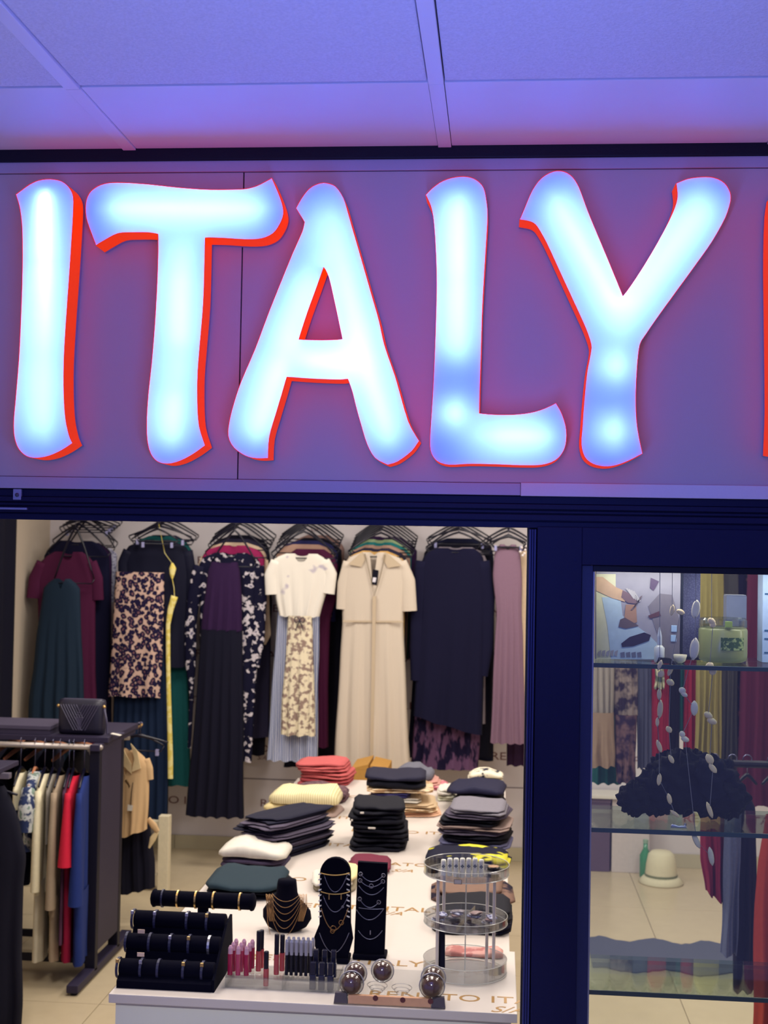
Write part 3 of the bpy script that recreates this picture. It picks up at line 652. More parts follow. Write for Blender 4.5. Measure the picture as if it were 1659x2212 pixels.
# bunch 5
bd = garment('shirt_dress', 'dress', 'long beige linen shirt dress with collar and short sleeves', y0, [(1193, 784, 832), (1202, 756, 862), (1220, 743, 878), (1262, 740, 878), (1290, 738, 874), (1342, 740, 871), (1408, 735, 874), (1517, 730, 879), (1598, 725, 884), (1661, 722, 888)], linen, G, arm=4, folds=9, famp=0.013, thick=0.03, neck=(0.36, 0.20), vneck=True, fstart=0.3, sleeves=[([(864, 1214, 15), (880, 1255, 17), (884, 1320, 17)], None), ([(756, 1214, 15), (744, 1260, 15), (740, 1316, 14)], None)], backlow=0.08, hlabel='black hanger of the beige linen shirt dress')
lg = M('linen_edge', C(196, 178, 152), rough=0.9, nscale=400)
for s, pts in ((-1, [(783, 1192), (775, 1198), (752, 1219), (780, 1225), (790, 1206)]), (1, [(832, 1192), (840, 1198), (868, 1222), (838, 1227), (826, 1206)])):
    P = [atY(a, b, y0-0.036) for a, b in pts]; link('collar', MB().prism(P, (0, 0.005, 0)), lg, bd)
link('placket', MB().prism([atY(a, b, y0-0.045) for a, b in ((805, 1288), (812, 1288), (806, 1660), (799, 1660))], (0, 0.006, 0)), lg, bd)
link('waist_seam', MB().prism([atY(a, b, y0-0.037) for a, b in ((741, 1340), (870, 1341), (870, 1345), (741, 1344))], (0, 0.004, 0)), lg, bd)
VP = [(788, 1196), (794, 1222), (802, 1256), (808, 1288), (818, 1258), (826, 1228), (832, 1198)]
link('neck_binding', MB().tube([atY(x, y, y0-0.040) for x, y in VP], 0.0028, 5), M('linen_shadow_edge', C(150, 136, 116), rough=.9), bd)  # neck trim coloured darker, with the edge's shadow in the colour
link('neck_shade', MB().prism([atY(x, y, y0+0.0235) for x, y in ((784, 1199), (808, 1204), (834, 1199), (836, 1240), (808, 1300), (784, 1240))], (0, .002, 0)), M('linen_shade', C(176, 168, 160), rough=.9), bd)  # greyer panel: shade inside the neck put into its colour
pt = thing('price_tag', atY(811, 1262, y0-0.03), 'black swing tag with white print inside the neck of the linen shirt dress', 'tag')
link('card', MB().prism([atY(a, b, y0-0.034) for a, b in ((806, 1230), (818, 1232), (814, 1264), (802, 1262))], (0, 0.002, 0)), blackc, pt)
link('print_block', MB().prism([atY(a, b, y0-0.0345) for a, b in ((806, 1247), (813, 1248), (811, 1258), (804, 1257))], (0, -0.0006, 0)), M('tag_white', C(225, 222, 230)), pt)
for k, (nm, m, w, lb) in enumerate((('blouse', mustard, 0, 'mustard yellow'), ('blouse', charc, 2, 'dark grey'), ('blouse', tanc, 4, 'dusty tan'), ('blouse', tealc, 6, 'teal'), ('blouse', limec, 8, 'sage green'), ('blouse', purp, 10, 'dark plum'))):
    Y = y0+0.075+0.06*k; dx = (-0.4, 0, 0.6, 0, -3.0, 6)[k]+k*3
    garment(nm, 'top', '%s top with only its shoulders showing above the linen shirt dress' % lb, Y, [(1190-k*6.2, 784+dx, 838+dx), (1201-k*6.2, 756+dx, 866+dx), (1219-k*6.2, 746+dx, 880+dx), (1300, 752+dx, 876+dx), (1420, 756+dx, 872+dx)], m, G, arm=4, neck=(0.35, 0.02), hlabel='black hanger of the %s top' % lb)
# bunch 6
garment('long_sweater', 'top', 'oversized navy knit tunic with slanted hem, sixth wall bunch', y0+0.04, [(1184, 944, 1024), (1196, 918, 1042), (1222, 908, 1048), (1300, 908, 1050), (1435, 900, 1046), (1548, 892, 1042)], navyc, G, arm=5, neck=(0.36, 0.03), folds=5, famp=0.008, thick=0.035, hemskew=0.105, sleeves=[([(914, 1212, 17), (905, 1280, 17), (900, 1400, 15), (899, 1470, 12)], None), ([(1042, 1212, 17), (1052, 1290, 17), (1050, 1400, 15), (1042, 1460, 12)], None)], hlabel='black hanger of the navy knit tunic')
garment('lace_skirt', 'skirt', 'plum and black lace skirt below the navy knit tunic', y0+0.105, [(1330, 920, 1030), (1500, 900, 1036), (1600, 890, 1036), (1662, 888, 1032)], lacec, G, arm=5, folds=9, famp=0.012, clips=True, hlabel='black clip hanger of the lace skirt')
garment('long_dress', 'dress', 'white trimmed black dress behind the navy knit tunic', y0+0.165, [(1182, 950, 1020), (1192, 926, 1044), (1216, 914, 1054), (1330, 920, 1050), (1560, 910, 1048)], M('cloth_greyish', C(150, 140, 150)), G, arm=5, neck=(0.3, 0.02), hlabel='black hanger of the white trimmed dress')
garment('long_dress', 'dress', 'black dress just behind the white trimmed one, sixth wall bunch', y0+0.225, [(1172, 956, 1024), (1181, 926, 1048), (1200, 914, 1062), (1330, 918, 1064), (1500, 914, 1064), (1632, 890, 1062)], blackc, G, arm=5, hlabel='black hanger of the black dress on the sixth arm')
garment('long_dress', 'dress', 'midnight blue dress, rearmost of the sixth wall bunch', y0+0.28, [(1163, 966, 1024), (1172, 936, 1050), (1190, 924, 1066), (1330, 900, 1068), (1640, 880, 1066)], nightc, G, arm=5, hlabel='black hanger of the rearmost midnight blue dress')
# bunch 7
garment('long_dress', 'dress', 'mauve sleeveless dress beside the door post, seventh wall bunch', y0, [(1176, 1080, 1114), (1192, 1068, 1124), (1246, 1064, 1128), (1327, 1073, 1127), (1370, 1070, 1130), (1463, 1065, 1132), (1606, 1059, 1136)], mauve, G, arm=6, neck=(0.4, 0.03), folds=9, famp=0.010, hw=0.09, hlabel='black hanger of the mauve sleeveless dress')
garment('long_dress', 'dress', 'pale beige dress behind the mauve dress', y0+0.09, [(1190, 1100, 1140), (1206, 1090, 1152), (1330, 1092, 1150), (1572, 1090, 1152)], beigec, G, arm=6, hlabel='black hanger of the pale beige dress')
garment('long_dress', 'dress', 'dark plum dress hanging lowest behind the mauve dress', y0+0.17, [(1182, 1100, 1146), (1200, 1092, 1156), (1400, 1094, 1156), (1654, 1094, 1156)], M('cloth_aubergine', C(50, 16, 62)), G, arm=6, hlabel='black hanger of the dark plum dress on the seventh arm')
Y = y0-0.03; h = arm_at(6, Y)
hanger(h, 0.10, 0.035, 'black clip hanger in front of the mauve dress', HW, clips=True, r=0.008)
pn = thing('bead_string', atY(1133, 1204, Y-0.02), 'short string of white pearls at the shoulder of the mauve dress', 'beads')
for k, (a, b) in enumerate(((1127, 1183), (1135, 1188), (1124, 1192), (1133, 1196), (1138, 1180), (1129, 1200))): link('bead', MB().ball(atY(a, b, Y-0.02), 0.008, 10), M('pearl', C(225, 215, 212), rough=0.2, spec=0.6, bump=0), pn, smooth=True)
# ------------------------------------------------------------------ display tables
tabM = M('table_laminate_white', C(206, 196, 188), rough=0.4, spec=0.4, nscale=12, nvar=0.02, bump=0.0)
tabF = M('table_front_white', C(222, 221, 206), rough=0.45, nscale=12, nvar=0.02, bump=0.0)
goldM = M('gold_lettering', C(170, 130, 72), rough=0.35, metal=0.2, bump=0)
XL, XR = -0.929, 0.060
XR2 = 0.046
yA, yB, yC = atZ(600, 2165, TZ).y, atZ(850, 2043, TZ).y, 6.10
def table(label, x0, x1, y0, y1, top):
    t = thing('display_table', ((x0+x1)/2, (y0+y1)/2, 0), label, 'table', 'white display tables end to end')
    link('top', MB().box((x0, y0, top-0.022), (x1, y1, top), 0.002), tabM, t)
    q = 0.014
    link('front_panel', MB().box((x0+q, y0+q, 0.0), (x1-q, y0+q+0.018, top-0.022), 0.001), tabF, t)
    link('back_panel', MB().box((x0+q, y1-q-0.018, 0.0), (x1-q, y1-q, top-0.022), 0.001), tabF, t)
    for xa, xb_ in ((x0+q, x0+q+0.018), (x1-q-0.018, x1-q)):
        link('side_panel', MB().box((xa, y0+q+0.018, 0.0), (xb_, y1-q-0.018, top-0.022), 0.001), tabF, t)
    return t
t1 = table('short white display table in front, carrying the jewellery and lip gloss', XL, XR, yA, yB-0.002, TZ)
t2 = table('long white display table behind, carrying the folded clothes', XL, XR2, yB+0.002, yC, TZ-0.002)
def toptext(body, px, py, size, par, mat=goldM, sh=0.0, sx=1.35):
    p = atZ(px, py, TZ); textmesh('lettering', body, size, Matrix.Translation((p.x, p.y, TZ+0.0003 if par is t1 else TZ-0.0016)) @ Matrix.Diagonal((sx, 1.25, 1, 1)), mat, par, 0.0003, sh)
xw = atZ(790, 2082, TZ)
toptext('RENATO ITALY', 720, 2075, 0.052, t1)
toptext('RENATO ITALY', 1006, 2157, 0.052, t1); toptext('S/A', 1096, 2182, 0.045, t1, sh=0.4)
toptext('RENATO ITALY', 790, 1960, 0.052, t2); toptext('S/A', 842, 1972, 0.04, t2, sh=0.4)
toptext('RENATO ITALY', 905, 1868, 0.050, t2); toptext('S/A', 868, 1880, 0.04, t2, sh=0.4)
toptext('RENATO ITALY', 640, 1898, 0.050, t2)
toptext('RENATO ITALY', 676, 1822, 0.050, t2); toptext('RENATO ITALY', 886, 1797, 0.050, t2)
toptext('RENATO ITALY', 700, 1764, 0.050, t2); toptext('RENATO ITALY', 760, 1720, 0.050, t2)
p = atY(300, 2206, yA+0.012)
for dx in (0, 0.64): textmesh('lettering', 'RENATO ITALY', 0.052, Matrix.Translation((p.x+0.16+dx, yA+0.0132, p.z-0.034)) @ Rw @ Matrix.Diagonal((1.35, 1.1, 1, 1)), goldM, t1, 0.0006)

# ------------------------------------------------------------------ folded clothes
def slab(w, d, h, seed=0, puff=0.0, nx=10, sag=0.0, n=14, pw=0.5):
    """a folded layer, front edge a rounded fold; origin at its bottom centre, front towards -y"""
    rng = random.Random(seed); ph = [rng.uniform(0, 6.28) for _ in range(6)]; rings = []
    for i in range(nx+1):
        u = -1+2*i/nx; x = w/2*u; ring = []
        end = 1-0.35*max(0, (abs(u)-0.86)/0.14)**2
        hh = h*end*(1+0.22*math.sin(ph[0]+u*3.1)+0.08*math.sin(ph[2]+u*9))+puff*max(0, 1-u*u)
        dy = 0.035*d*math.sin(ph[1]+u*2.6)+0.012*d*math.sin(ph[5]+u*8)
        lift = sag*u*u
        for k in range(n):
            q = 2*math.pi*k/n; c, s = math.cos(q), math.sin(q)
            y = d/2*math.copysign(abs(c)**0.35, c)*(1-0.02*abs(math.sin(ph[2]+u*5)))*end
            top = hh*(1+0.13*math.sin(ph[3]+u*4.3+y*9))
            z = hh/2+(top/2)*math.copysign(abs(s)**pw, s) if s > 0 else hh/2+(hh/2)*math.copysign(abs(s)**pw, s)
            ring.append(Vector((x+0.012*w*math.sin(ph[4]+y*14), y+dy, z-lift if s > 0 else max(0, z-lift))))
        rings.append(ring)
    return MB().loft(rings)
ZT2 = TZ-0.002
def stack(px0, px1, pyb, depth, items, group=None, rot=0.0, zb=ZT2, first_seed=1):
    """items, bottom first: (name, category, label, thickness, material, layers, dx, dd); pyb: row of the front bottom edge in the photograph"""
    p, q = atZ(px0, pyb, zb), atZ(px1, pyb, zb); yf = (p.y+q.y)/2; w = abs(q.x-p.x); cx = (p.x+q.x)/2; z = zb+0.0005
    sd = first_seed*37
    for (nm, cat, lab, th, mat, nl, dx, dd, *rest) in items:
        sd += 1; wk = rest[0] if rest else 1.0; puff = rest[1] if len(rest) > 1 else 0.0
        t = thing(nm, (cx+dx, yf+depth/2, z), lab, cat, group)
        rm = Matrix.Rotation(rot+0.04*math.sin(sd*2.3), 4, 'Z')
        zz = z; lh = th/nl
        for k in range(nl):
            mb = slab(w*wk*(1-0.015*k), depth*(0.98-0.03*k)-abs(dd), lh*0.96, sd*11+k, puff if k == nl-1 else 0.0, sag=0.0)
            mb.xf(Matrix.Translation((cx+dx+0.004*math.sin(sd+k*2), yf+depth/2+dd, zz)) @ rm)
            link('folded_layer' if nl > 1 else 'folded_cloth', mb, mat, t, smooth=True); zz += lh
        z += th*1.06+0.0015
    return z
coral = M('cloth_coral', C(190, 92, 92), rough=0.9); coral2 = M('cloth_coral_dark', C(172, 76, 80), rough=0.9)
fuzzy = PAT('brown_fuzzy', 'blotch', C(58, 36, 56), C(128, 98, 100), scale=60, thr=0.5, soft=0.15)
creamk = PAT('cream_rib_knit', 'stripe', C(204, 190, 142), C(230, 220, 176), scale=34, thr=0.5, soft=0.35)
jean = M('denim_black', C(24, 24, 54), rough=0.85, nscale=140, nvar=0.3); jean2 = M('denim_charcoal', C(84, 76, 94), rough=0.85, nscale=120, nvar=0.25)
jeanb = M('denim_jet', C(8, 8, 34), rough=0.85, nscale=140, nvar=0.3)
tee = M('cotton_white', C(212, 206, 194), rough=0.9); greyd = M('knit_dark_grey', C(66, 56, 80), rough=0.95, nscale=200, bump=0.4)
dkgreen = M('jersey_dark_green', C(34, 54, 66), rough=0.9)
grey = M('knit_mid_grey', C(104, 104, 116), rough=0.95, nscale=160, bump=0.4); pink = M('cloth_blush', C(206, 152, 140)); pinkp = PAT('pink_print', 'blotch', C(190, 110, 124), C(222, 180, 170), scale=40)
tanp = PAT('tan_stripe_knit', 'blotch', C(196, 160, 120), C(226, 204, 170), scale=26); sandc = M('cloth_sand', C(204, 178, 142)); indig = M('cloth_indigo', C(54, 50, 106))
peachc = M('cloth_peach', C(222, 176, 144)); jgrey = M('denim_grey', C(122, 118, 128), rough=0.85); jtaupe = M('denim_taupe', C(160, 138, 130), rough=0.85); jsteel = M('denim_steel', C(98, 98, 130), rough=0.85)
yelp = PAT('black_yellow_print', 'blotch', C(14, 14, 40), C(214, 206, 60), scale=11, thr=0.60, soft=0.02)
wine = M('cloth_wine', C(104, 26, 52)); creamf = M('cloth_cream_flat', C(226, 208, 152)); khaki = M('cloth_khaki', C(150, 140, 116))
cocoa = M('cloth_cocoa', C(120, 92, 78))
lab = 'folded %s'
# left column, back to front
stack(640, 752, 1700, 0.26, [('folded_shirt', 'top', 'coral folded top at the bottom of the coral pile, back left of the table', .030, coral2, 2, 0, 0), ('folded_shirt', 'top', 'coral folded top in the middle of the coral pile', .028, coral, 2, .01, 0, .98), ('folded_shirt', 'top', 'crumpled coral folded top uppermost of the coral pile', .034, coral, 3, -.012, 0, 1.0, .006)], 'coral tops folded at the back left', rot=-0.06, first_seed=2)
stack(618, 746, 1737, 0.22, [('folded_sweater', 'sweater', 'brown mottled fuzzy sweater folded between coral and cream piles', .050, fuzzy, 2, .0, 0, 1.0, .01)], first_seed=3)
stack(572, 728, 1768, 0.24, [('folded_shirt', 'top', 'taupe folded top under the cream knit sweaters', .016, jtaupe, 1, .015, 0, .95), ('folded_sweater', 'sweater', 'cream folded sweater under the ribbed cream one', .026, creamf, 1, -.02, 0, .9), ('folded_sweater', 'sweater', 'ribbed cream knit sweater folded on top, left side of the table', .040, creamk, 1, .0, 0, 1.0, .022)], 'cream sweaters on the left', rot=-0.1, first_seed=4)
JL = ('lowest', 'second from the bottom', 'third from the bottom', 'fourth from the bottom', 'fifth from the bottom', 'sixth from the bottom', 'seventh from the bottom', 'uppermost')
stack(540, 656, 1862, 0.38, [('folded_jeans', 'jeans', 'black grey folded jeans in the long left pile, %s' % JL[k], .0150, (jean, jean, jean2, jean, jean2, jean, jean2, jean)[k], (1, 2, 2, 1, 2, 2, 2, 2)[k], (-.01, .0, .006, -.004, .012, -.015, .0, .01)[k], (0.01, 0, .01, .0, .0, .01, .0, .02)[k], (1.12, 1.06, 1.0, .98, .96, 1.02, .95, .9)[k]) for k in range(8)], 'dark jeans in the left pile', rot=-0.50, first_seed=5)
stack(468, 614, 1880, 0.23, [('folded_sweater', 'sweater', 'dark grey knit folded under the white tee', .030, greyd, 2, .0, 0, .96), ('folded_tee', 'top', 'white cotton tee folded over the dark grey knit', .022, tee, 1, .0, -.004, 1.05, .022)], rot=-0.03, first_seed=6)
stack(430, 600, 1946, 0.30, [('folded_shirt', 'top', 'black folded top under the dark green one, behind the bracelet stand', .022, jeanb, 2, .01, 0, 1.02), ('folded_shirt', 'top', 'dark green round-neck top folded flat behind the bracelet stand', .016, dkgreen, 1, 0, 0, 1.0, .004)], rot=0.0, first_seed=7)
# middle column
stack(830, 955, 1706, 0.20, [('folded_shirt', 'top', 'pink printed top folded lowest under the grey piece', .016, pinkp, 2, .02, 0, 1.0), ('folded_shirt', 'top', 'blush folded top under the grey knit, back of the table', .018, pink, 2, -.004, 0, .92), ('folded_sweater', 'sweater', 'small mid grey knit folded on the blush top', .052, grey, 1, .0, .0, .68)], rot=-0.05, first_seed=8)
MIDC = [('peach', peachc), ('tan patterned', tanp), ('wide sand', sandc), ('cream', tee), ('indigo', indig), ('soft tan', tanp)]
stack(778, 935, 1766, 0.27, [('folded_shirt', 'top', '%s folded top in the mixed centre pile under dark ones' % MIDC[k][0], .0165, MIDC[k][1], 2, (.02, .012, .01, -.01, -.03, .0)[k], 0, (1.0, 1.0, .98, .72, .56, .93)[k]) for k in range(6)] + [('folded_shirt', 'top', 'black folded top, lower of the two on the mixed centre pile', .026, jeanb, 1, -.014, 0, .84), ('folded_shirt', 'top', 'dark navy folded top uppermost on the mixed centre pile', .020, M('cloth_dusk', C(30, 28, 60)), 1, -.02, 0, .86)], 'mixed tops in the centre pile', rot=0.05, first_seed=9)
stack(748, 872, 1842, 0.26, [('folded_jeans', 'jeans', 'black folded jeans in the centre pile, %s' % ('lowest', 'second from the bottom', 'third from the bottom', 'with the white label', 'uppermost, with a white tag')[k], (.030, .030, .028, .030, .030)[k], jeanb, (2, 2, 2, 2, 2)[k], (.0, .006, .004, -.004, .0)[k], 0, (1.0, 1.0, .98, .98, .92)[k]) for k in range(5)], 'black jeans in the centre pile', rot=0.06, first_seed=10)
for nm, px, py, w, h, lb in (('paper_label', 803, 1789, .0135, .0032, 'small white label on the folded black jeans of the centre pile'), ('round_tag', 760, 1772, .0035, .0035, 'tiny round white tag on the left edge of the black jeans pile'), ('oval_tag', 782, 1756, .007, .0035, 'oval white tag on the uppermost black jeans of the centre pile')):
    P = atY(px, py, atZ(800, 1842, ZT2).y-0.012); t = thing(nm, P, lb, 'tag')
    link('card', MB().box((P.x-w, P.y-0.001, P.z-h), (P.x+w, P.y+0.004, P.z+h), 0.002), tee, t)
stack(745, 838, 1890, 0.20, [('folded_shirt', 'top', 'wine red top folded behind the black necklace boards', .022, wine, 2, 0, 0, 1.0, .006)], rot=0.02, first_seed=11)
stack(668, 762, 1930, 0.20, [('folded_shirt', 'top', 'khaki folded top, lowest of the cream pile behind the necklace boards', .016, khaki, 1, .005, 0, 1.0), ('folded_shirt', 'top', 'pale cream folded top in the pile behind the necklace boards', .016, tee, 1, -.01, 0, .95), ('folded_shirt', 'top', 'yellowish cream top uppermost behind the necklace boards', .018, creamf, 1, .01, 0, .86)], 'cream tops behind the necklace boards', rot=0.08, first_seed=12)
# right column
stack(1012, 1088, 1692, 0.16, [('folded_shirt', 'top', 'white and black printed top folded small, back right of the table', .040, PAT('white_black_print', 'blotch', C(40, 40, 60), C(236, 228, 204), scale=26, thr=.42, soft=.03), 2, 0, 0, 1.0, .008)], first_seed=13)
stack(945, 985, 1732, 0.16, [('folded_shirt', 'top', 'small pale mint top folded at the left of the navy pile', .022, M('cloth_mint', C(214, 214, 190)), 2, 0, 0), ('folded_shirt', 'top', 'small white top folded at the left of the navy pile', .026, tee, 2, -.006, 0, .9)], first_seed=14)
stack(985, 1090, 1756, 0.30, [('folded_sweater', 'sweater', 'large black navy sweater folded lowest, back right of the table', .060, jeanb, 2, 0, 0, 1.0), ('folded_sweater', 'sweater', 'dark navy sweater folded on top, back right of the table', .030, M('knit_dusk', C(26, 26, 66), nscale=160, bump=.4), 1, -.012, 0.01, 1.18)], rot=-0.07, first_seed=15)
RJ = [('steel blue', jsteel, .018), ('black', jeanb, .024), ('slate', jean2, .016), ('taupe', jtaupe, .014), ('jet black', jeanb, .022), ('dark slate', jean2, .014), ('pale grey', jgrey, .020)]
stack(950, 1104, 1836, 0.28, [('folded_jeans', 'jeans', '%s folded jeans in the mixed right-hand pile' % RJ[k][0], RJ[k][2], RJ[k][1], 2, (.0, .008, .0, -.005, -.02, .004, .01)[k], 0, (1.0, .94, .96, 1.04, .84, .9, .8)[k]) for k in range(7)], 'mixed jeans in the right pile', rot=-0.12, first_seed=16)
stack(918, 1100, 1880, 0.24, [('folded_shirt', 'top', 'black top with yellow print folded behind the clear carousel', .034, yelp, 2, 0, 0, 1.0, .004), ], rot=-0.05, first_seed=17)
stack(925, 1110, 1958, 0.26, [('folded_shirt', 'top', 'brown black patterned top folded flat behind the clear carousel', .016, PAT('brown_black_print', 'blotch', C(26, 18, 40), C(120, 92, 80), scale=22, thr=.5, soft=.06), 1, 0, 0), ('folded_shirt', 'top', 'cocoa folded top behind the clear carousel', .014, cocoa, 1, -.012, .03, .8)], first_seed=18)
stack(930, 1106, 2022, 0.24, [('folded_jeans', 'jeans', 'dark floral folded trousers behind the carousel, lower', .030, PAT('dark_floral', 'blotch', C(14, 14, 40), C(150, 140, 150), scale=18, thr=.62, soft=.03), 2, 0, 0, .98), ('folded_jeans', 'jeans', 'navy folded trousers behind the carousel, upper', .030, jeanb, 2, .004, .01, .95)], first_seed=19)
Yc0 = atZ(1004, 2100, TZ).y
pw = atZ(955, 2058, TZ); pw2 = atZ(1102, 2062, TZ)
pk = thing('folded_cloth', ((pw.x+pw2.x)/2-0.008, Yc0+.15, TZ), 'thin pink cloth rolled flat behind the clear carousel', 'cloth')
link('roll', slab(0.155, 0.07, 0.014, 77).xf(Matrix.Translation(((pw.x+pw2.x)/2-0.006, Yc0+.15, TZ+0.0005))), PAT('pink_cloth', 'blotch', C(186, 116, 110), C(214, 160, 150), scale=30), pk, smooth=True)
# cardboard carton under the linen dress
ca = thing('cardboard_box', (-0.72, 7.05, 0), 'brown cardboard carton standing behind the table, below the linen shirt dress', 'box')
p, q = atY(758, 1668, 7.0), atY(836, 1668, 7.0); zt = atY(790, 1655, 7.0).z
card = M('corrugated_card', C(190, 142, 72), rough=0.85, nscale=60)
link('carton', MB().box((p.x, 7.0, 0.0), (q.x, 7.32, zt-0.02), 0.004), card, ca)
link('flap', MB().hexa([(p.x, 7.0, zt-0.02), ((p.x+q.x)/2-.006, 7.0, zt-0.02), ((p.x+q.x)/2-.006, 7.31, zt-0.02), (p.x, 7.31, zt-0.02), (p.x, 7.0, zt-0.015), ((p.x+q.x)/2-.004, 7.0, zt+0.01), ((p.x+q.x)/2-.004, 7.31, zt+0.01), (p.x, 7.31, zt-0.015)]), card, ca)
link('flap', MB().hexa([((p.x+q.x)/2+.006, 7.0, zt-0.02), (q.x, 7.0, zt-0.02), (q.x, 7.31, zt-0.02), ((p.x+q.x)/2+.006, 7.31, zt-0.02), ((p.x+q.x)/2+.006, 7.0, zt+0.004), (q.x, 7.0, zt-0.015), (q.x, 7.31, zt-0.015), ((p.x+q.x)/2+.006, 7.31, zt+0.004)]), card, ca)

# ------------------------------------------------------------------ jewellery on the front table
velvet = M('black_velvet', C(7, 7, 32), rough=0.95, spec=0.1, nscale=300, nvar=0.2)
goldB = M('gold_metal', C(214, 176, 110), rough=0.3, metal=0.85, bump=0); steelB = M('silver_metal', C(190, 190, 205), rough=0.25, metal=0.9, bump=0)
darkB = M('dark_strap', C(46, 46, 78), rough=0.5); chainG = M('gold_chain', C(170, 132, 92), rough=0.35, metal=0.8, bump=0); chainS = M('silver_chain', C(150, 150, 175), rough=0.3, metal=0.85, bump=0)
def roll(a, b, r, name, par, n=18):
    a, b = Vector(a), Vector(b); d = (b-a).normalized(); k = 0.004
    pts = [a, a+d*k*0.4, a+d*k, b-d*k, b-d*k*0.4, b]
    return link(name, MB().tube(pts, [r*0.8, r*0.95, r, r, r*0.95, r*0.8], n), velvet, par, smooth=True)
def bangle(c, r, w, mat, label, ax=Vector((1, 0, 0)), stud=None, group='bracelets on the black rolls', th=0.0022):
    t = thing('bracelet', c-Vector((0, 0, r)), label, 'bracelet', group)
    mb = MB(); ax = ax.normalized(); e1 = ax.cross(Vector((0, 0, 1))).normalized(); e2 = e1.cross(ax).normalized(); rings = []
    for k in range(20):
        q = 2*math.pi*k/20; rd = e1*math.cos(q)+e2*math.sin(q)
        rings.append([c+rd*r-ax*w/2, c+rd*(r+th)-ax*w/2, c+rd*(r+th)+ax*w/2, c+rd*r+ax*w/2])
    rings.append(rings[0]); mb.loft(rings, False, False); link('band', mb, mat, t)
    if stud:
        q = c+(Vector((0, -0.62, 0.78)))*(r+th+0.001); link('charm', MB().box(q-Vector((w*0.7, .0025, .005)), q+Vector((w*0.7, .0025, .005)), .0015), stud, t)
    return t
Yb = atZ(350, 2139, TZ).y
tiers = [(247, 2090, 466, 2098, 0), (256, 2035, 478, 2042, 1), (270, 1985, 492, 1992, 2)]
bs = thing('bracelet_stand', (atZ(350, 2139, TZ).x, Yb+0.10, TZ), 'stepped black velvet bracelet stand with three rolls on the table corner', 'display stand')
AX = []
xl0, xr0 = atZ(246, 2139, TZ).x, atZ(458, 2143, TZ).x
for (a, b, c, d, k) in tiers:
    Y = Yb+0.035+0.062*k; A, B = atY(a, b, Y), atY(c, d, Y); z = (A.z+B.z)/2; A.z = B.z = z; A.x = xl0; B.x = xr0+0.0*k; AX.append((A, B, Y)); roll(A, B, 0.0225, 'roll', bs)
side = [(Yb, TZ), (Yb, TZ+0.018)]
for k, (A, B, Y) in enumerate(AX): side += [(Y-0.012, A.z-0.008), (Y+0.026, A.z-0.004)]
side += [(AX[2][2]+0.04, AX[2][0].z-0.004), (AX[2][2]+0.05, TZ)]
link('stepped_base', MB().prism([(xl0+0.001, y, z) for y, z in side], (xr0-xl0-0.002, 0, 0)), velvet, bs)
sp_ = [(Yb, TZ), (Yb, TZ+0.03)] + [(Y-0.016, A.z+0.012*0) for A, B, Y in AX] + [(AX[2][2]+0.045, AX[2][0].z+0.01), (AX[2][2]+0.07, TZ)]
link('end_cheek', MB().prism([(xr0, y, z) for y, z in sp_], (0.006, 0, 0)), velvet, bs)
def onroll(k, px): 
    A, B, Y = AX[k]; return Vector((atY(px, 2050, Y).x, Y, A.z))
specs = [(0, 258, darkB, goldB, 'dark strap bracelet with a bright clasp, leftmost on the front roll'), (0, 308, darkB, steelB, 'dark strap bracelet with silver clasp, second on the front roll'), (0, 345, darkB, None, 'plain dark bracelet, third on the front roll'), (0, 400, darkB, goldB, 'dark strap bracelet with pale gold clasp on the front roll'), (0, 440, darkB, goldB, 'dark bracelet with a patterned gold clasp, right end of the front roll'),
 (1, 275, darkB, None, 'dull dark bracelet, leftmost on the middle roll'), (1, 325, darkB, None, 'second dull dark bracelet on the middle roll'), (1, 370, darkB, steelB, 'dark bracelet with silver clasp on the middle roll'), (1, 410, darkB, goldB, 'dark bracelet with gold clasp on the middle roll'), (1, 453, steelB, None, 'bright silver bracelet, right end of the middle roll'),
 (2, 288, darkB, steelB, 'dark bracelet with a beaded charm, leftmost on the rear roll'), (2, 336, darkB, steelB, 'dark bracelet with round charms on the rear roll'), (2, 405, darkB, steelB, 'dark beaded bracelet on the rear roll'), (2, 448, darkB, goldB, 'dark bracelet with gold ring charms, right end of the rear roll')]
for k, px, m, st, lb in specs: bangle(onroll(k, px), 0.0232, 0.006, m, lb, stud=st)
for nm, k, px, py in (('middle', 1, 305, 2012), ('front', 0, 304, 2062)):
    A = AX[k]; P = atY(px, py, A[2]-0.01); t = thing('price_card', P, 'small pale price card above the %s roll of the bracelet stand' % nm, 'tag')
    link('card', MB().box((P.x-.009, P.y-.001, P.z-.005), (P.x+.009, P.y+.001, P.z+.005), .0006), M('price_card', C(216, 186, 166)), t)
# T-bar behind it
Yt = Yb+0.30
A, B = atY(334, 1944, Yt), atY(545, 1944, Yt); A.z = B.z = (A.z+B.z)/2
tbm = thing('bracelet_bar', ((A.x+B.x)/2, Yt, TZ), 'black velvet T-bar with gold bangles behind the stepped bracelet stand', 'display stand')
roll(A, B, 0.021, 'roll', tbm)
link('stem', MB().box(((A.x+B.x)/2-.014, Yt-.008, TZ+.014), ((A.x+B.x)/2+.014, Yt+.008, A.z-.012), .003), velvet, tbm)
link('foot', MB().box(((A.x+B.x)/2-.07, Yt-.045, TZ+.0005), ((A.x+B.x)/2+.07, Yt+.045, TZ+.014), .004), velvet, tbm)
link('end_cap', MB().ball(A, 0.0245, 12, (.45, 1, 1)), velvet, tbm, smooth=True); link('end_cap', MB().ball(B, 0.0245, 12, (.45, 1, 1)), velvet, tbm, smooth=True)
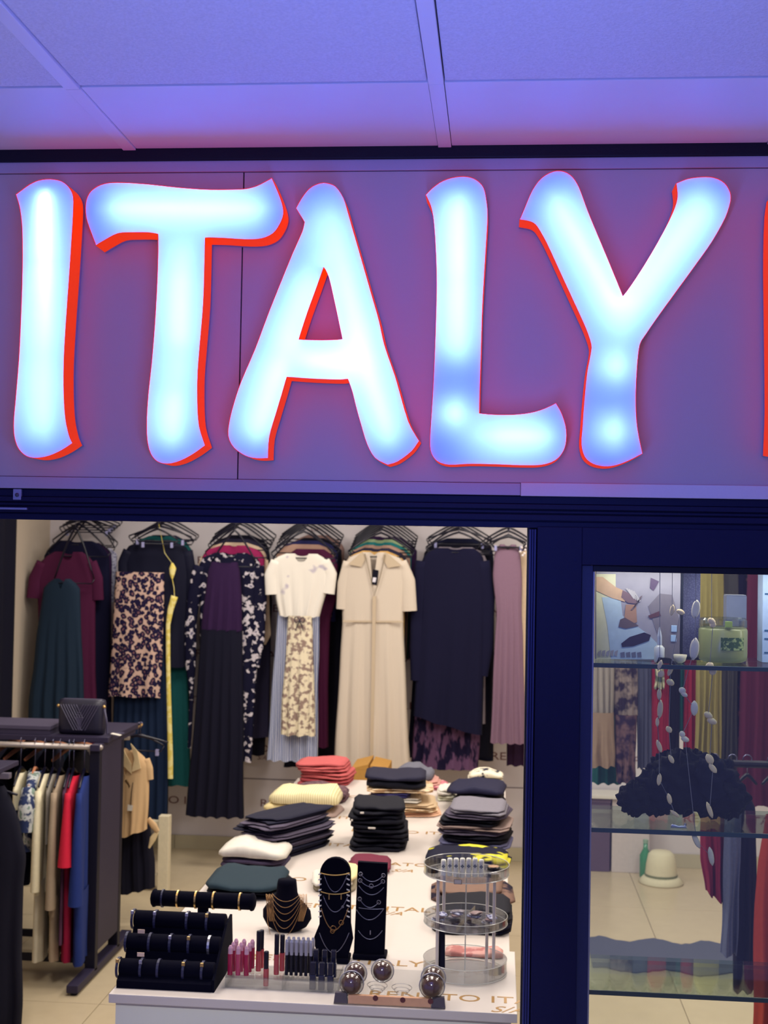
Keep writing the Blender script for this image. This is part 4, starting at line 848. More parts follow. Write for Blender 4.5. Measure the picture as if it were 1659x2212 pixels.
for px, m, lb in ((352, darkB, 'dark beaded bangle, leftmost on the T-bar'), (385, goldB, 'thin gold bangle, second on the T-bar'), (424, goldB, 'thin gold bangle, third on the T-bar'), (462, goldB, 'thin gold bangle, fourth on the T-bar'), (519, goldB, 'thin gold bangle at the right end of the T-bar')):
    bangle(Vector((atY(px, 1944, Yt).x, Yt, A.z)), 0.0216, 0.0045, m, lb, group='bangles on the T-bar')
# second small T-bar to the right, behind
A2, B2 = atY(485, 1975, Yt+0.02), atY(556, 1978, Yt+0.02)
# necklace bust
Yn = atZ(622, 2012, TZ).y+0.02
bust = [(1900, 601, 640, .024), (1908, 599, 641, .025), (1928, 597, 643, .026), (1942, 590, 649, .030), (1954, 576, 662, .034), (1966, 568, 671, .036), (1982, 568, 673, .036), (2000, 578, 662, .034), (2018, 592, 648, .034)]
nb = thing('necklace_bust', (atY(620, 2012, Yn).x, Yn, TZ), 'black velvet neck bust wearing a layered gold necklace', 'display stand')
rings = []
for py, a, b, ry in bust:
    p, q = atY(a, py, Yn), atY(b, py, Yn); z = max((p.z+q.z)/2, TZ+0.001); c = (p.x+q.x)/2; rx = (q.x-p.x)/2
    rings.append([Vector((c+rx*math.cos(t), Yn+ry*math.sin(t)*(1 if rx < 0.05 else 1), z)) for t in [2*math.pi*k/24 for k in range(24)]])
rings[-1] = [Vector((v.x, v.y, TZ+0.001)) for v in rings[-1]]
link('neck_form', MB().loft(rings), velvet, nb, smooth=True)
def chain(pa, pb, dip, Y, r, mat, par, bulge=0.012, name='chain', n=14):
    a, b = atY(pa[0], pa[1], Y), atY(pb[0], pb[1], Y); pts = []; dz = dip*mpp(Y)
    for k in range(n+1):
        t = k/n; p = a.lerp(b, t); p.z -= dz*(1-(2*t-1)**2); p.y -= bulge*(1-(2*t-1)**2); pts.append(p)
    return link(name, MB().tube(pts, r, 4), mat, par, smooth=True)
nk = thing('necklace', atY(620, 1980, Yn-0.04), 'gold necklace of many fine chains hanging on the black bust', 'necklace')
for k, (xa, xb, ya, dp) in enumerate(((588, 648, 1930, 14), (585, 650, 1932, 25), (582, 652, 1934, 37), (580, 654, 1936, 50), (578, 655, 1938, 64), (577, 656, 1940, 78))):
    chain((xa, ya), (xb, ya+2), dp, Yn-0.036, 0.0007, chainG, nk, 0.012)
for s, x in ((0, 575), (1, 648)):
    for j in range(5): link('side_chain', MB().tube([atY(x+j*3.5, 1931+j % 2, Yn-0.036), atY(x+j*3.2+(2 if s else 2), 1960, Yn-0.042), atY(x+j*2.5+(-4 if s else 8), 1990, Yn-0.042)], 0.0011, 4), chainG, nk, smooth=True)
link('front_strand', MB().tube([atY(576, 1936, Yn-0.036), atY(578, 1990, Yn-0.044), atY(588, 2040, Yn-0.05)], 0.0008, 4), chainG, nk)
# tall rounded necklace board
Yr = atZ(722, 2082, TZ).y+0.01
def board(label, pts, Y, th=0.016, name='necklace_board', foot=None):
    t = thing(name, (sum(atY(a, b, Y).x for a, b in pts)/len(pts), Y, TZ), label, 'display stand')
    P = [atY(a, b, Y) for a, b in pts]
    for v in P: v.z = max(v.z, TZ+0.001)
    link('board', MB().prism(P, (0, th, 0)), velvet, t)
    if foot:
        a, b = atY(foot[0], foot[2], Y), atY(foot[1], foot[2], Y); link('foot', MB().box((a.x, Y-0.014, TZ+.0005), (b.x, Y+0.05, TZ+0.014), .004), velvet, t)
    return t
arc = [(724+33*math.cos(math.radians(q)), 1886-33*math.sin(math.radians(q))) for q in range(180, -1, -15)]
tall = board('tall black rounded velvet board with chokers and white edge notches', [(690, 1996), (690, 1955)]+arc+[(757, 1955), (757, 1996), (762, 2030), (748, 2090), (690, 2090), (676, 2030)], Yr, foot=(684, 754, 2085))
wh = M('notch_white', C(220, 216, 214))
for k in range(9):
    for s in (0, 1):
        x = 691 if s == 0 else 752; P = atY(x+ (0 if s == 0 else 0), 1888+k*11.5, Yr-0.001); sg = 1 if s == 0 else -1
        link('notch', MB().hexa([P+Vector((-.004, -.001, -.0015-.0015*sg)), P+Vector((.004, -.001, -.0015+.0015*sg)), P+Vector((.004, .004, -.0015+.0015*sg)), P+Vector((-.004, .004, -.0015-.0015*sg)), P+Vector((-.004, -.001, .0018-.0015*sg)), P+Vector((.004, -.001, .0018+.0015*sg)), P+Vector((.004, .004, .0018+.0015*sg)), P+Vector((-.004, .004, .0018-.0015*sg))]), wh, tall)
def neck(label, pa, pb, dip, Y, mat, r=0.0009, pend=(), bars=()):
    m = atY((pa[0]+pb[0])/2, (pa[1]+pb[1])/2+dip, Y); t = thing('necklace', m, label, 'necklace', 'necklaces on the black boards'); chain(pa, pb, dip, Y, r, mat, t, 0.003)
    for (x, y, rr) in pend:
        P = atY(x, y, Y-0.004); link('ring_charm', MB().tube([P+Vector((rr*mpp(Y)*math.cos(q), 0, rr*mpp(Y)*math.sin(q))) for q in [2*math.pi*k/12 for k in range(12)]], 0.0009, 4, loop=True), mat, t)
    for (x, y, l) in bars:
        P = atY(x, y, Y-0.004); link('bar_charm', MB().box(P-Vector((.0012, .001, l*mpp(Y))), P+Vector((.0012, .001, 0)), .0005), mat, t)
Yq = Yr-0.004
neck('plain gold choker across the rounded top of the tall board', (693, 1886), (755, 1886), 4, Yq, goldB, .0015)
neck('gold choker with two hanging bars on the tall board', (693, 1926), (756, 1926), 5, Yq, goldB, .0014, bars=((711, 1931, 12), (737, 1931, 12)))
neck('fine silver chain dipping below the top choker of the tall board', (700, 1890), (750, 1890), 36, Yq, chainS)
neck('fine silver chain with two bright beads on the tall board', (698, 1935), (752, 1935), 34, Yq, chainS, pend=((740, 1959, 2),))
neck('gold chain with a round medallion on the tall board', (694, 1962), (752, 1962), 46, Yq, chainG, .0012, pend=((720, 2006, 6), (737, 1993, 5), (718, 2012, 4)))
neck('lowest fine silver chain on the tall board', (690, 2015), (754, 2015), 42, Yq, chainS)
Ys = atZ(800, 2072, TZ).y
sq = board('black rectangular velvet board hung with fine silver necklaces', [(773, 1862), (837, 1866), (830, 2064), (764, 2062)], Ys, foot=(762, 834, 2070))
Yq = Ys-0.003
neck('silver chain with end rings, topmost on the rectangular board', (779, 1888), (828, 1891), 14, Yq, chainS, pend=((779, 1888, 4), (828, 1891, 4)))
neck('silver chain with three rings on the rectangular board', (778, 1902), (827, 1904), 12, Yq, chainS, pend=((778, 1902, 4), (827, 1904, 4), (802, 1914, 4.5)))
neck('plain silver chain below the ringed ones on the rectangular board', (775, 1913), (829, 1917), 17, Yq, chainS)
neck('silver chain with two rings on its sides, rectangular board', (777, 1942), (818, 1949), 14, Yq, chainS, pend=((777, 1942, 4), (818, 1949, 4)))
neck('straight beaded silver chain across the rectangular board', (775, 1961), (829, 1963), 1, Yq, chainS)
neck('long dipping silver chain low on the rectangular board', (770, 1965), (829, 1963), 22, Yq, chainS)
neck('silver chain with a small cross pendant on the rectangular board', (774, 2010), (826, 2010), 18, Yq, chainS, bars=((800, 2010, 9),))
# ------------------------------------------------------------------ cosmetics holders
acr = GLASS('clear_acrylic', (0.96, 0.97, 0.98, 1), 0.05)
Yg = atZ(600, 2138, TZ).y
hold = thing('acrylic_holder', (atZ(600, 2138, TZ).x, Yg+0.05, TZ), 'clear low acrylic holder for lip glosses and liners', 'holder')
ha, hb = atZ(482, 2140, TZ).x, atZ(730, 2150, TZ).x
for z0, z1 in ((0.0008, 0.004), (0.024, 0.027)): link('shelf', MB().box((ha, Yg-0.005, TZ+z0), (hb, Yg+0.10, TZ+z1), .001), acr, hold)
for x in (ha, (ha+hb)/2, hb-.003): link('divider', MB().box((x, Yg-0.005, TZ+.0008), (x+.003, Yg+.10, TZ+.034), .001), acr, hold)
link('front_lip', MB().box((ha, Yg-0.0055, TZ+.0008), (hb, Yg-0.003, TZ+.03), .0008), acr, hold)
def tubeitem(name, cat, lab, x, y, z, prof, mats, group):
    t = thing(name, (x, y, z), lab, cat, group)
    for pn, pr, m in zip(('body', 'cap', 'tip'), prof, mats): link(pn, MB().lathe(pr, (x, y, z), 12), m, t, smooth=False)
    return t
glossR = M('gloss_red', C(150, 26, 66), rough=0.15, spec=0.7, bump=0); glossP = M('gloss_pink', C(170, 60, 92), rough=0.15, spec=0.7, bump=0); glossO = M('gloss_rose', C(168, 70, 76), rough=0.15, spec=0.7, bump=0)
capB = M('cap_black', C(14, 14, 40), rough=0.3, spec=0.5, bump=0); capS = M('cap_silver', C(180, 178, 190), rough=0.3, metal=0.6, bump=0); capC = M('cap_clear', C(196, 150, 170), rough=0.1, spec=0.7, bump=0)
bk = capB
sh = 1.0*mpp(Yg)
zs = TZ+0.0275
i = 0
GX = [(497, 0.0), (514, 0.0), (532, 0.0), (503, .028), (520, .028), (538, .028), (509, .056), (526, .056), (544, .056)]
nmz = ('front left', 'front middle', 'front right', 'second row left', 'second row middle', 'second row right', 'rear left', 'rear middle', 'rear right')
for k, (px, dy) in enumerate(GX):
    x = atY(px, 2100, Yg+0.012+dy).x; h = 0.072
    tubeitem('lip_gloss', 'lip gloss', 'red pink lip gloss tube, %s of the nine in the clear holder' % nmz[k], x, Yg+0.012+dy, zs, [[(.006, 0), (.0065, .002), (.0065, .052)], [(.0058, .052), (.0058, .066), (.003, .072)]], [(glossR, glossP, glossR)[k % 3], capC], 'red lip glosses in the holder')
for k, (px, dy, h) in enumerate(((558, .05, .1), (575, .012, .085), (597, .03, .1), (564, .075, .095), (609, .06, .09))):
    x = atY(px, 2090, Yg+dy).x
    tubeitem('lip_gloss', 'lip gloss', 'rose lip gloss with long black cap, %s' % ('behind the red tubes', 'shortest and nearest the front', 'third, right of the short one', 'partly hidden at the back', 'far right beside the liners')[k], x, Yg+dy, TZ+.0045+(.023 if k in (0, 2, 3, 4) else 0), [[(.0062, 0), (.0068, .002), (.0068, h*.5)], [(.006, h*.5), (.0062, h-.002), (.005, h)]], [glossO, capB], 'black capped lip glosses')
for k in range(12):
    r_, c_ = divmod(k, 6); x = atY(619+c_*10.5+r_*4, 2080, Yg+.03+.024*r_).x
    tubeitem('eye_liner', 'cosmetic', 'black eye liner tube with silver top, %s of the %s row' % (('first', 'second', 'third', 'fourth', 'fifth', 'last')[c_], ('front', 'rear')[r_]), x, Yg+.03+.024*r_, zs, [[(.0042, 0), (.0042, .05)], [(.0046, .05), (.0046, .082), (.003, .088)]], [bk, capS], 'eye liners with silver tops')
for k in range(6):
    r_, c_ = divmod(k, 3); px = 676+c_*19+r_*6; y = Yg+.006+.026*r_; x = atY(px, 2110, y).x; zb = TZ+.0045+(.023*r_)
    t = thing('nail_polish', (x, y, zb), 'black square nail polish bottle, %s of the %s row in the clear holder' % (('left', 'middle', 'right')[c_], 'front' if r_ == 0 else 'rear'), 'cosmetic', 'nail polish bottles, %s row' % ('front' if r_ == 0 else 'rear'))
    link('bottle', MB().box((x-.0078, y-.0078, zb), (x+.0078, y+.0078, zb+.036), .002), M('polish_glass', C(38, 40, 66), rough=0.12, spec=0.7, bump=0), t)
    link('cap', MB().box((x-.0062, y-.0062, zb+.036), (x+.0062, y+.0062, zb+.066), .0012), M('polish_cap', C(30, 30, 54), rough=0.2, spec=0.6, bump=0), t)
# clear dome tray
Yd = atZ(850, 2176, TZ).y
dt = thing('dome_tray', (atZ(845, 2176, TZ).x, Yd+.05, TZ), 'clear tray with peach card and round sockets for domes at the table edge', 'holder')
da, db = atZ(722, 2164, TZ).x, atZ(962, 2180, TZ).x
zk = TZ+.062
link('sloped_sheet', MB().hexa([(da, Yd, TZ+.001), (db, Yd, TZ+.001), (db, Yd+.002, TZ+.001), (da, Yd+.002, TZ+.001), (da+.01, Yd+.085, zk), (db-.01, Yd+.085, zk), (db-.01, Yd+.087, zk), (da+.01, Yd+.087, zk)]), acr, dt)
link('peach_card', MB().hexa([(da+.035, Yd+.004, TZ+.002), (db-.035, Yd+.004, TZ+.002), (db-.035, Yd+.012, TZ+.002), (da+.035, Yd+.012, TZ+.002), (da+.035, Yd+.0055, TZ+.022), (db-.035, Yd+.0055, TZ+.022), (db-.035, Yd+.016, TZ+.022), (da+.035, Yd+.016, TZ+.022)]), M('peach_card', C(206, 156, 122), rough=0.5), dt)
for s, xa in ((0, da), (1, db-.034)): link('dark_card', MB().hexa([(xa, Yd+.004, TZ+.001), (xa+.034, Yd+.004, TZ+.001), (xa+.034, Yd+.012, TZ+.001), (xa, Yd+.012, TZ+.001), (xa+.003, Yd+.006, TZ+.026), (xa+.031, Yd+.006, TZ+.026), (xa+.031, Yd+.018, TZ+.026), (xa+.003, Yd+.018, TZ+.026)]), M('grey_card', C(84, 76, 84), rough=0.5), dt)
dots = M('brown_dot', C(96, 52, 56))
for px, py in ((811, 2156), (870, 2160), (930, 2163)):
    P = atY(px, py, Yd+.0035); link('dot', MB().lathe([(.0065, 0), (.0065, -.0008)], P, 14, axis='Y'), dots, dt)
domeM = M('brown_glass_ball', C(92, 66, 64), rough=0.12, spec=0.7, bump=0.0, nscale=30, nvar=.2)
for k, (px, py, r, dy, pos) in enumerate(((768, 2103, 24, .075, 'behind the left one'), (759, 2125, 26, .045, 'front left'), (826, 2098, 24, .075, 'centre'), (936, 2113, 26, .070, 'behind the right one'), (933, 2131, 27, .040, 'front right'))):
    Y = Yd+dy-.018; P = atY(px, py, Y); rr = r*mpp(Y)
    t = thing('dome', P-Vector((0, 0, rr)), 'brown ball in a clear dome on the tray, %s' % pos, 'ornament', 'brown domes on the clear tray')
    link('ball', MB().ball(P, rr*.84, 18), domeM, t, smooth=True); link('shell', MB().ball(P, rr, 18), acr, t, smooth=True)
    link('ring', MB().tube([P+Vector((rr*1.02*math.cos(q), .004, rr*1.02*math.sin(q))) for q in [2*math.pi*j/20 for j in range(20)]], .0012, 5, loop=True), capS, t)
for px, py in ((815, 2128), (868, 2133)):
    for j, rr in enumerate((22, 17, 12)):
        P = atY(px, py+j*6, Yd+.035-.006*j); link('socket_ring', MB().tube([P+Vector((rr*mpp(3.1)*math.cos(q), -.4*rr*mpp(3.1)*math.sin(q), .5*rr*mpp(3.1)*math.sin(q))) for q in [2*math.pi*i/20 for i in range(20)]], .0011, 4, loop=True), acr, dt)
# clear carousel
Yc = atZ(1004, 2100, TZ).y
cc = Vector((atZ(1004, 2100, TZ).x, Yc, 0))
car = thing('carousel', (cc.x, cc.y, TZ), 'clear acrylic cosmetics carousel with three round trays', 'holder')
rim = M('acrylic_edge', C(196, 196, 190), rough=0.15, spec=0.6, bump=0)
def tray(pyc, r, name, hh=.024):
    z = atY(1004, pyc, Yc).z
    link(name, MB().lathe([(r*.05, 0), (r, 0), (r, .003), (r*.05, .003)], (cc.x, cc.y, z), 36, False, False), acr, car)
    link('tray_wall', MB().lathe([(r, 0), (r, hh), (r-.002, hh), (r-.002, 0)], (cc.x, cc.y, z), 40, False, False), acr, car, smooth=False)
    for zz, q in ((z+hh, .0009), (z+.001, .0011)): link('tray_rim', MB().tube([(cc.x+r*math.cos(a), cc.y+r*math.sin(a), zz) for a in [2*math.pi*k/40 for k in range(40)]], q, 4, loop=True), rim, car)
    for a in (.3, 1.35, 2.4, 3.45, 4.5, 5.55): link('divider', MB().hexa([(cc.x+.02*math.cos(a), cc.y+.02*math.sin(a), z+.003), (cc.x+r*.98*math.cos(a), cc.y+r*.98*math.sin(a), z+.003), (cc.x+r*.98*math.cos(a)-.0015*math.sin(a), cc.y+r*.98*math.sin(a)+.0015*math.cos(a), z+.003), (cc.x+.02*math.cos(a)-.0015*math.sin(a), cc.y+.02*math.sin(a)+.0015*math.cos(a), z+.003)]+[(cc.x+.02*math.cos(a), cc.y+.02*math.sin(a), z+hh*.8), (cc.x+r*.98*math.cos(a), cc.y+r*.98*math.sin(a), z+hh*.8), (cc.x+r*.98*math.cos(a)-.0015*math.sin(a), cc.y+r*.98*math.sin(a)+.0015*math.cos(a), z+hh*.8), (cc.x+.02*math.cos(a)-.0015*math.sin(a), cc.y+.02*math.sin(a)+.0015*math.cos(a), z+hh*.8)]), acr, car)
    return z
rT = 91*mpp(Yc)
zt_ = tray(1886, rT, 'top_tray', .026); zm_ = tray(1992, rT*.98, 'middle_tray', .020); 
zb_ = TZ+.004
link('base_tray', MB().lathe([(.004, 0), (rT*.98, 0), (rT*.98, .004), (.004, .004)], (cc.x, cc.y, zb_-.003), 36, False, False), acr, car)
link('tray_wall', MB().lathe([(rT*.98, 0), (rT*.98, .034), (rT*.96, .034), (rT*.96, 0)], (cc.x, cc.y, zb_), 40, False, False), acr, car)
for zz in (zb_, zb_+.034): link('tray_rim', MB().tube([(cc.x+rT*.98*math.cos(a), cc.y+rT*.98*math.sin(a), zz) for a in [2*math.pi*k/40 for k in range(40)]], .001, 4, loop=True), rim, car)
for px, dy in ((945, -.05), (1067, -.05), (958, .05), (1052, .05)):
    x = atY(px, 2000, Yc+dy).x; link('post', MB().tube([(x, Yc+dy, zb_), (x, Yc+dy, zt_+.001)], .0042, 8), M('acrylic_post', C(206, 196, 190), rough=0.15, spec=0.6, bump=0), car)
link('spindle', MB().tube([(cc.x, cc.y, zb_), (cc.x, cc.y, zt_)], .0015, 6), rim, car)
tubeW = M('white_tube', C(228, 226, 214), rough=0.4, bump=0); tubeT = M('tube_print', C(90, 100, 120), bump=0)
for k in range(7):
    px = 958+k*13.6; Y = Yc-.055+.004*abs(k-3); x = atY(px, 1880, Y).x; z = zt_+.0035
    t = thing('cream_tube', (x, Y, z), 'white cosmetic tube on the top tray, %s of seven from the left' % ('first', 'second', 'third', 'fourth', 'fifth', 'sixth', 'seventh')[k], 'cosmetic', 'white tubes on the carousel')
    h = atY(px, 1853+(3 if k in (0, 6) else 0), Y).z-z
    tb2 = link('tube', MB().lathe([(.0068, 0), (.007, .002), (.007, h-.006), (.006, h-.001), (.002, h)], (x, Y, z), 14), tubeW, t, smooth=True)
    textmesh('print', '\u2724', .012, Matrix.Translation((x, Y-.0073, z+h*.58)) @ Rw, tubeT, tb2, .0003)
def compact(lab, px, py, z0, Y, m, r=.016, h=.008, m2=None, name='compact'):
    x = atY(px, py, Y).x; t = thing(name, (x, Y, z0), lab, 'cosmetic'); link('case', MB().lathe([(r*.92, 0), (r, .001), (r, h-.001), (r*.94, h)], (x, Y, z0), 18), m, t)
    link('lid', MB().lathe([(r*.88, h), (r*.86, h+.0012)], (x, Y, z0), 18), m2 or m, t)
gold2 = M('gold_lid', C(190, 150, 110), rough=0.25, metal=0.7, bump=0)
compact('black compact with gold lid at the back right of the top tray', 1066, 1878, zt_+.0035, Yc+.01, bk, .0165, .014, gold2)
compact('black compact with silver lid at the right front of the top tray', 1066, 1896, zt_+.0035, Yc-.040, bk, .015, .008, capS)
compact('dark compact lying at the left of the top tray', 935, 1890, zt_+.0035, Yc-.02, bk, .015, .010)
for k, (px, dy, lab2) in enumerate(((950, .0, 'left'), (985, .03, 'back left'), (1025, .025, 'back right'), (1058, -.01, 'right'))):
    x = atY(px, 1980, Yc+dy).x; t = thing('sachet', (x, Yc+dy, zm_+.0035), 'small silver sachet pile at the %s of the middle tray' % lab2, 'cosmetic', 'sachets on the carousel')
    for j in range(4): link('sachet_sheet', slab(.034, .022, .004, k*9+j).xf(Matrix.Translation((x+.003*j-.004, Yc+dy, zm_+.0038+.0045*j)) @ Matrix.Rotation(.7*j+k, 4, 'Z')), (silver, M('sachet_grey', C(128, 122, 130), rough=.35, metal=.3), M('sachet_taupe', C(140, 116, 116), rough=.4))[(j+k) % 3], t)
P = atY(955, 2040, Yc-.07)
mr = thing('compact_mirror', (P.x, Yc-.02, TZ+.0085), 'dark patterned hand case standing at the left of the lower tray', 'cosmetic')
link('case', MB().hexa([(P.x-.014, Yc-.01, TZ+.0085), (P.x+.006, Yc-.012, TZ+.0085), (P.x+.006, Yc-.002, TZ+.0085), (P.x-.014, Yc, TZ+.0085), (P.x-.016, Yc+.004, TZ+.115), (P.x+.004, Yc+.002, TZ+.115), (P.x+.004, Yc+.010, TZ+.115), (P.x-.016, Yc+.012, TZ+.115)]), PAT('case_print', 'blotch', C(14, 14, 36), C(190, 160, 150), scale=34, thr=.66, soft=.02), mr)
pc = thing('price_card', (atY(993, 1908, Yc-rT).x, Yc-rT-.004, zt_), 'tiny framed price card on the front of the top tray', 'tag')
q = atY(989, 1905, Yc-rT-.003); link('card', MB().box((q.x-.010, Yc-rT-.0035, q.z-.006), (q.x+.010, Yc-rT-.002, q.z+.006), .0008), M('card_frame', C(120, 110, 108)), pc); link('print_block', MB().box((q.x-.0085, Yc-rT-.0042, q.z-.0045), (q.x+.0085, Yc-rT-.0035, q.z+.0045)), M('card_face', C(206, 198, 190)), pc)
# ------------------------------------------------------------------ clothes rack on the left
rackM = M('rack_charcoal_paint', C(50, 44, 70), rough=0.55, nscale=200, nvar=0.1)
rackD = M('rack_dark_paint', C(18, 16, 44), rough=0.55, nscale=200)
railM = M('rail_pale_metal', C(176, 166, 160), rough=0.35, metal=0.5, bump=0)
XE = -1.72
rk = thing('clothes_rack', (-2.2, 5.8, 0), 'low dark clothes rack with a top shelf and pale rail, left of the tables', 'clothes rack')
for xe, xs_ in ((XE, 1), (-2.72, -1)):
    link('post', MB().box((xe-0.045, 5.545, 0.03), (xe, 5.585, 1.005), 0.003), rackD, rk)
    link('end_panel', MB().box((xe-0.02, 5.585, 0.11), (xe-0.001, 5.88, 0.99), 0.002), rackM, rk)
    link('post', MB().box((xe-0.045, 5.88, 0.03), (xe, 5.92, 1.005), 0.003), rackD, rk)
    link('side_bar', MB().box((xe-0.04, 5.53, 0.985), (xe+0.002, 6.10, 1.012), 0.003), rackM, rk)
    link('foot', MB().box((xe-0.05, 5.32, 0.012), (xe, 6.12, 0.045), 0.004), rackM, rk)
    for y in (5.35, 6.08): link('foot_pad', MB().lathe([(.015, 0.0), (.015, .013)], (xe-.025, y, 0), 10), rackD, rk)
link('shelf', MB().box((-2.76, 5.60, 1.012), (XE+0.02, 6.08, 1.036), 0.003), rackM, rk)
link('rail', MB().tube([(-2.72, 5.55, 1.000), (XE-0.01, 5.55, 1.000)], 0.0125, 12), railM, rk, smooth=True)
link('rail', MB().tube([(-2.72, 6.04, 0.972), (XE-0.01, 6.04, 0.972)], 0.0125, 12), railM, rk, smooth=True)
link('rail_end', MB().ball((XE+0.002, 5.55, 1.0), 0.012, 10), railM, rk, smooth=True)
link('lower_bar', MB().box((-2.72, 5.553, 0.062), (XE-0.045, 5.578, 0.092), 0.002), rackD, rk)
link('lower_bar', MB().box((-2.72, 5.888, 0.062), (XE-0.045, 5.913, 0.092), 0.002), rackD, rk)
link('prong', MB().tube([(XE-0.02, 6.09, 1.0), (XE-0.02, 6.27, 0.995), (XE-0.02, 6.275, 1.006)], 0.006, 6), goldB, rk)
# slate board lying on the shelf
q0, q1 = atY(-40, 1574, 5.62), atY(108, 1574, 5.62)
sb = thing('flat_box', ((q0.x+q1.x)/2, 5.74, 1.036), 'flat slate grey box lying on the left end of the rack shelf', 'box')
link('lid', MB().box((-2.5, 5.62, 1.058), (q1.x, 5.86, 1.075), .002), M('slate_board', C(74, 68, 90), rough=.6), sb)
link('base', MB().box((-2.495, 5.624, 1.0365), (q1.x-.004, 5.856, 1.058), .001), M('slate_board_dark', C(58, 52, 76), rough=.6), sb)
# quilted bag
bagM = M('quilted_leather', C(34, 32, 58), rough=0.45, spec=0.5, nscale=120, nvar=.15); bagL = M('leather_trim', C(70, 66, 92), rough=0.45, spec=0.5)
bx0, bx1 = atY(124, 1575, 5.64).x, atY(219, 1575, 5.64).x; bz = 1.0365; bh = atY(170, 1510, 5.66).z-bz
bag = thing('handbag', ((bx0+bx1)/2, 5.68, bz), 'small dark chevron-quilted handbag with gold studs on the rack shelf', 'bag')
m = MB(); rr = []
for i in range(13):
    u = -1+2*i/12; e = (1-max(0, abs(u)-.8)/.2*.35); x = (bx0+bx1)/2+(bx1-bx0)/2*u
    rr.append([Vector((x, 5.68+.04*e*math.copysign(abs(math.cos(t))**.6, math.cos(t)), bz+bh/2*(1)+bh/2*(0.9+.1*e)*math.copysign(abs(math.sin(t))**.45, math.sin(t)))) for t in [2*math.pi*k/18 for k in range(18)]])
lo = min(v.z for r in rr for v in r)
for r in rr:
    for v in r: v.z += bz-lo
m.loft(rr); bagbody = link('body', m, bagM, bag, smooth=True)
for s in (0, 1):
    for j in range(7):
        a = bx0+(bx1-bx0)*(.06+.06*j) if s == 0 else bx1-(bx1-bx0)*(.06+.06*j); sg = 1 if s == 0 else -1
        z1 = bz+bh*.86; L = bh*.72
        x2 = a+sg*L*.55; mid = (bx0+bx1)/2
        link('quilt_seam', MB().tube([(a, 5.637, z1), ((a+x2)/2, 5.634, z1-L/2), (x2 if abs(x2-a) < abs(mid-a)+.02 else mid, 5.637, z1-L)], .0024, 4), bagL, bagbody)
link('zip_top', MB().box((bx0+.012, 5.672, bz+bh*.965), (bx1-.012, 5.688, bz+bh*1.0), .003), bagL, bag)
for x in (bx0-.004, bx1+.004): link('stud', MB().ball((x, 5.66, bz+bh*.80), .008, 10), goldB, bag, smooth=True)
link('strap', MB().tube([(bx1+.004, 5.66, bz+bh*.78), (bx1+.018, 5.655, bz+bh*.4), (bx1+.022, 5.655, bz+.008), (bx1+.06, 5.67, bz+.006), (bx1+.085, 5.70, bz+.006)], .005, 6), bagL, bag, smooth=True)
P = atY(254, 1567, 5.66); pg = thing('price_tag', (P.x, 5.66, 1.037), 'white swing tag lying beside the quilted bag on the rack shelf', 'tag')
link('card', MB().hexa([(P.x-.022, 5.63, 1.0475), (P.x+.02, 5.63, 1.040), (P.x+.02, 5.66, 1.040), (P.x-.022, 5.66, 1.0475), (P.x-.022, 5.63, 1.0495), (P.x+.02, 5.63, 1.042), (P.x+.02, 5.66, 1.042), (P.x-.022, 5.66, 1.0495)]), tee, pg)
link('cord', MB().tube([(P.x-.02, 5.645, 1.049), (P.x-.045, 5.655, 1.045), (bx1+.02, 5.655, 1.05)], .001, 4), blackc, pg)

def short(lab):
    for cut in (' hanging', ' from the left', ' on the low', ' on the ceiling', ' with ', ' nearest', ' cut off', ',', ' at the', ' seen', ' showing'):
        lab = lab.split(cut)[0]
    return lab
RG = 'garments hanging edge-on from the low rack'
def side_garment(name, cat, label, X, rows, mat, parts=(), thick=0.018, yc=5.55, zr=1.0125, wood=False, sleeves=(), hl=None, **k):
    """hung square to the rail: local x runs into the shop; rows (z, front y offset, back y offset)"""
    t = thing(name, (X, yc, rows[-1][0]), label, cat, RG)
    X -= .03; t.location.x = X; ORG[t.as_pointer()] = Vector((X, yc, rows[-1][0])); rm = Matrix.Translation((X, yc, -.05)) @ Matrix.Rotation(math.pi/2+.20, 4, 'Z')
    link('body', cloth(rows, thick=thick, seed=RNG.randint(0, 999), **k).xf(rm), mat, t, smooth=True)
    for pn, r2, m2, th in parts: link(pn, cloth(r2, thick=th, seed=RNG.randint(0, 999), folds=4, famp=.005).xf(rm), m2, t, smooth=True)
    for path, m2 in sleeves: link('sleeve', sleeve(dense(path), .62).xf(rm), m2, t, smooth=True)
    hanger((X, yc, zr), 0.165, .05, hl or ('rack hanger of the '+short(label)), 'hangers on the low rack', mat=woodH if wood else hangM, ax=(-.2, .98, 0), hr=.017, r=.006, dz=.065)
    return t
white2 = M('cloth_ivory', C(226, 216, 184), rough=.9); grey2 = M('cloth_grey_knit', C(150, 144, 134), rough=.95, nscale=160); taupe2 = M('cloth_taupe_rib', C(160, 142, 120), rough=.95, nscale=160); pat2 = PAT('teal_grey_print', 'blotch', C(40, 52, 90), C(186, 190, 190), scale=26, thr=.5, soft=.04, c3=C(120, 140, 130))
red2 = M('cloth_red', C(196, 26, 56), rough=.85); red3 = M('cloth_crimson', C(140, 12, 54), rough=.85); blue2 = M('cloth_blue', C(28, 48, 116), rough=.9); brown2 = M('cloth_plum_brown', C(84, 52, 78), rough=.9)
def gx(px): return atY(px, 1700, 5.37).x
sh = lambda z0, w, zb: [(z0, -.05, .05), (z0-.02, -w*.7, w*.7), (z0-.055, -w, w), (z0-.30, -w*.92, w*.92), (zb, -w*.98, w*.98)]
side_garment('blouse', 'top', 'small ivory sleeveless top, first pale one from the left on the low rack', gx(25), sh(.935, .16, .79), white2, thick=.022)
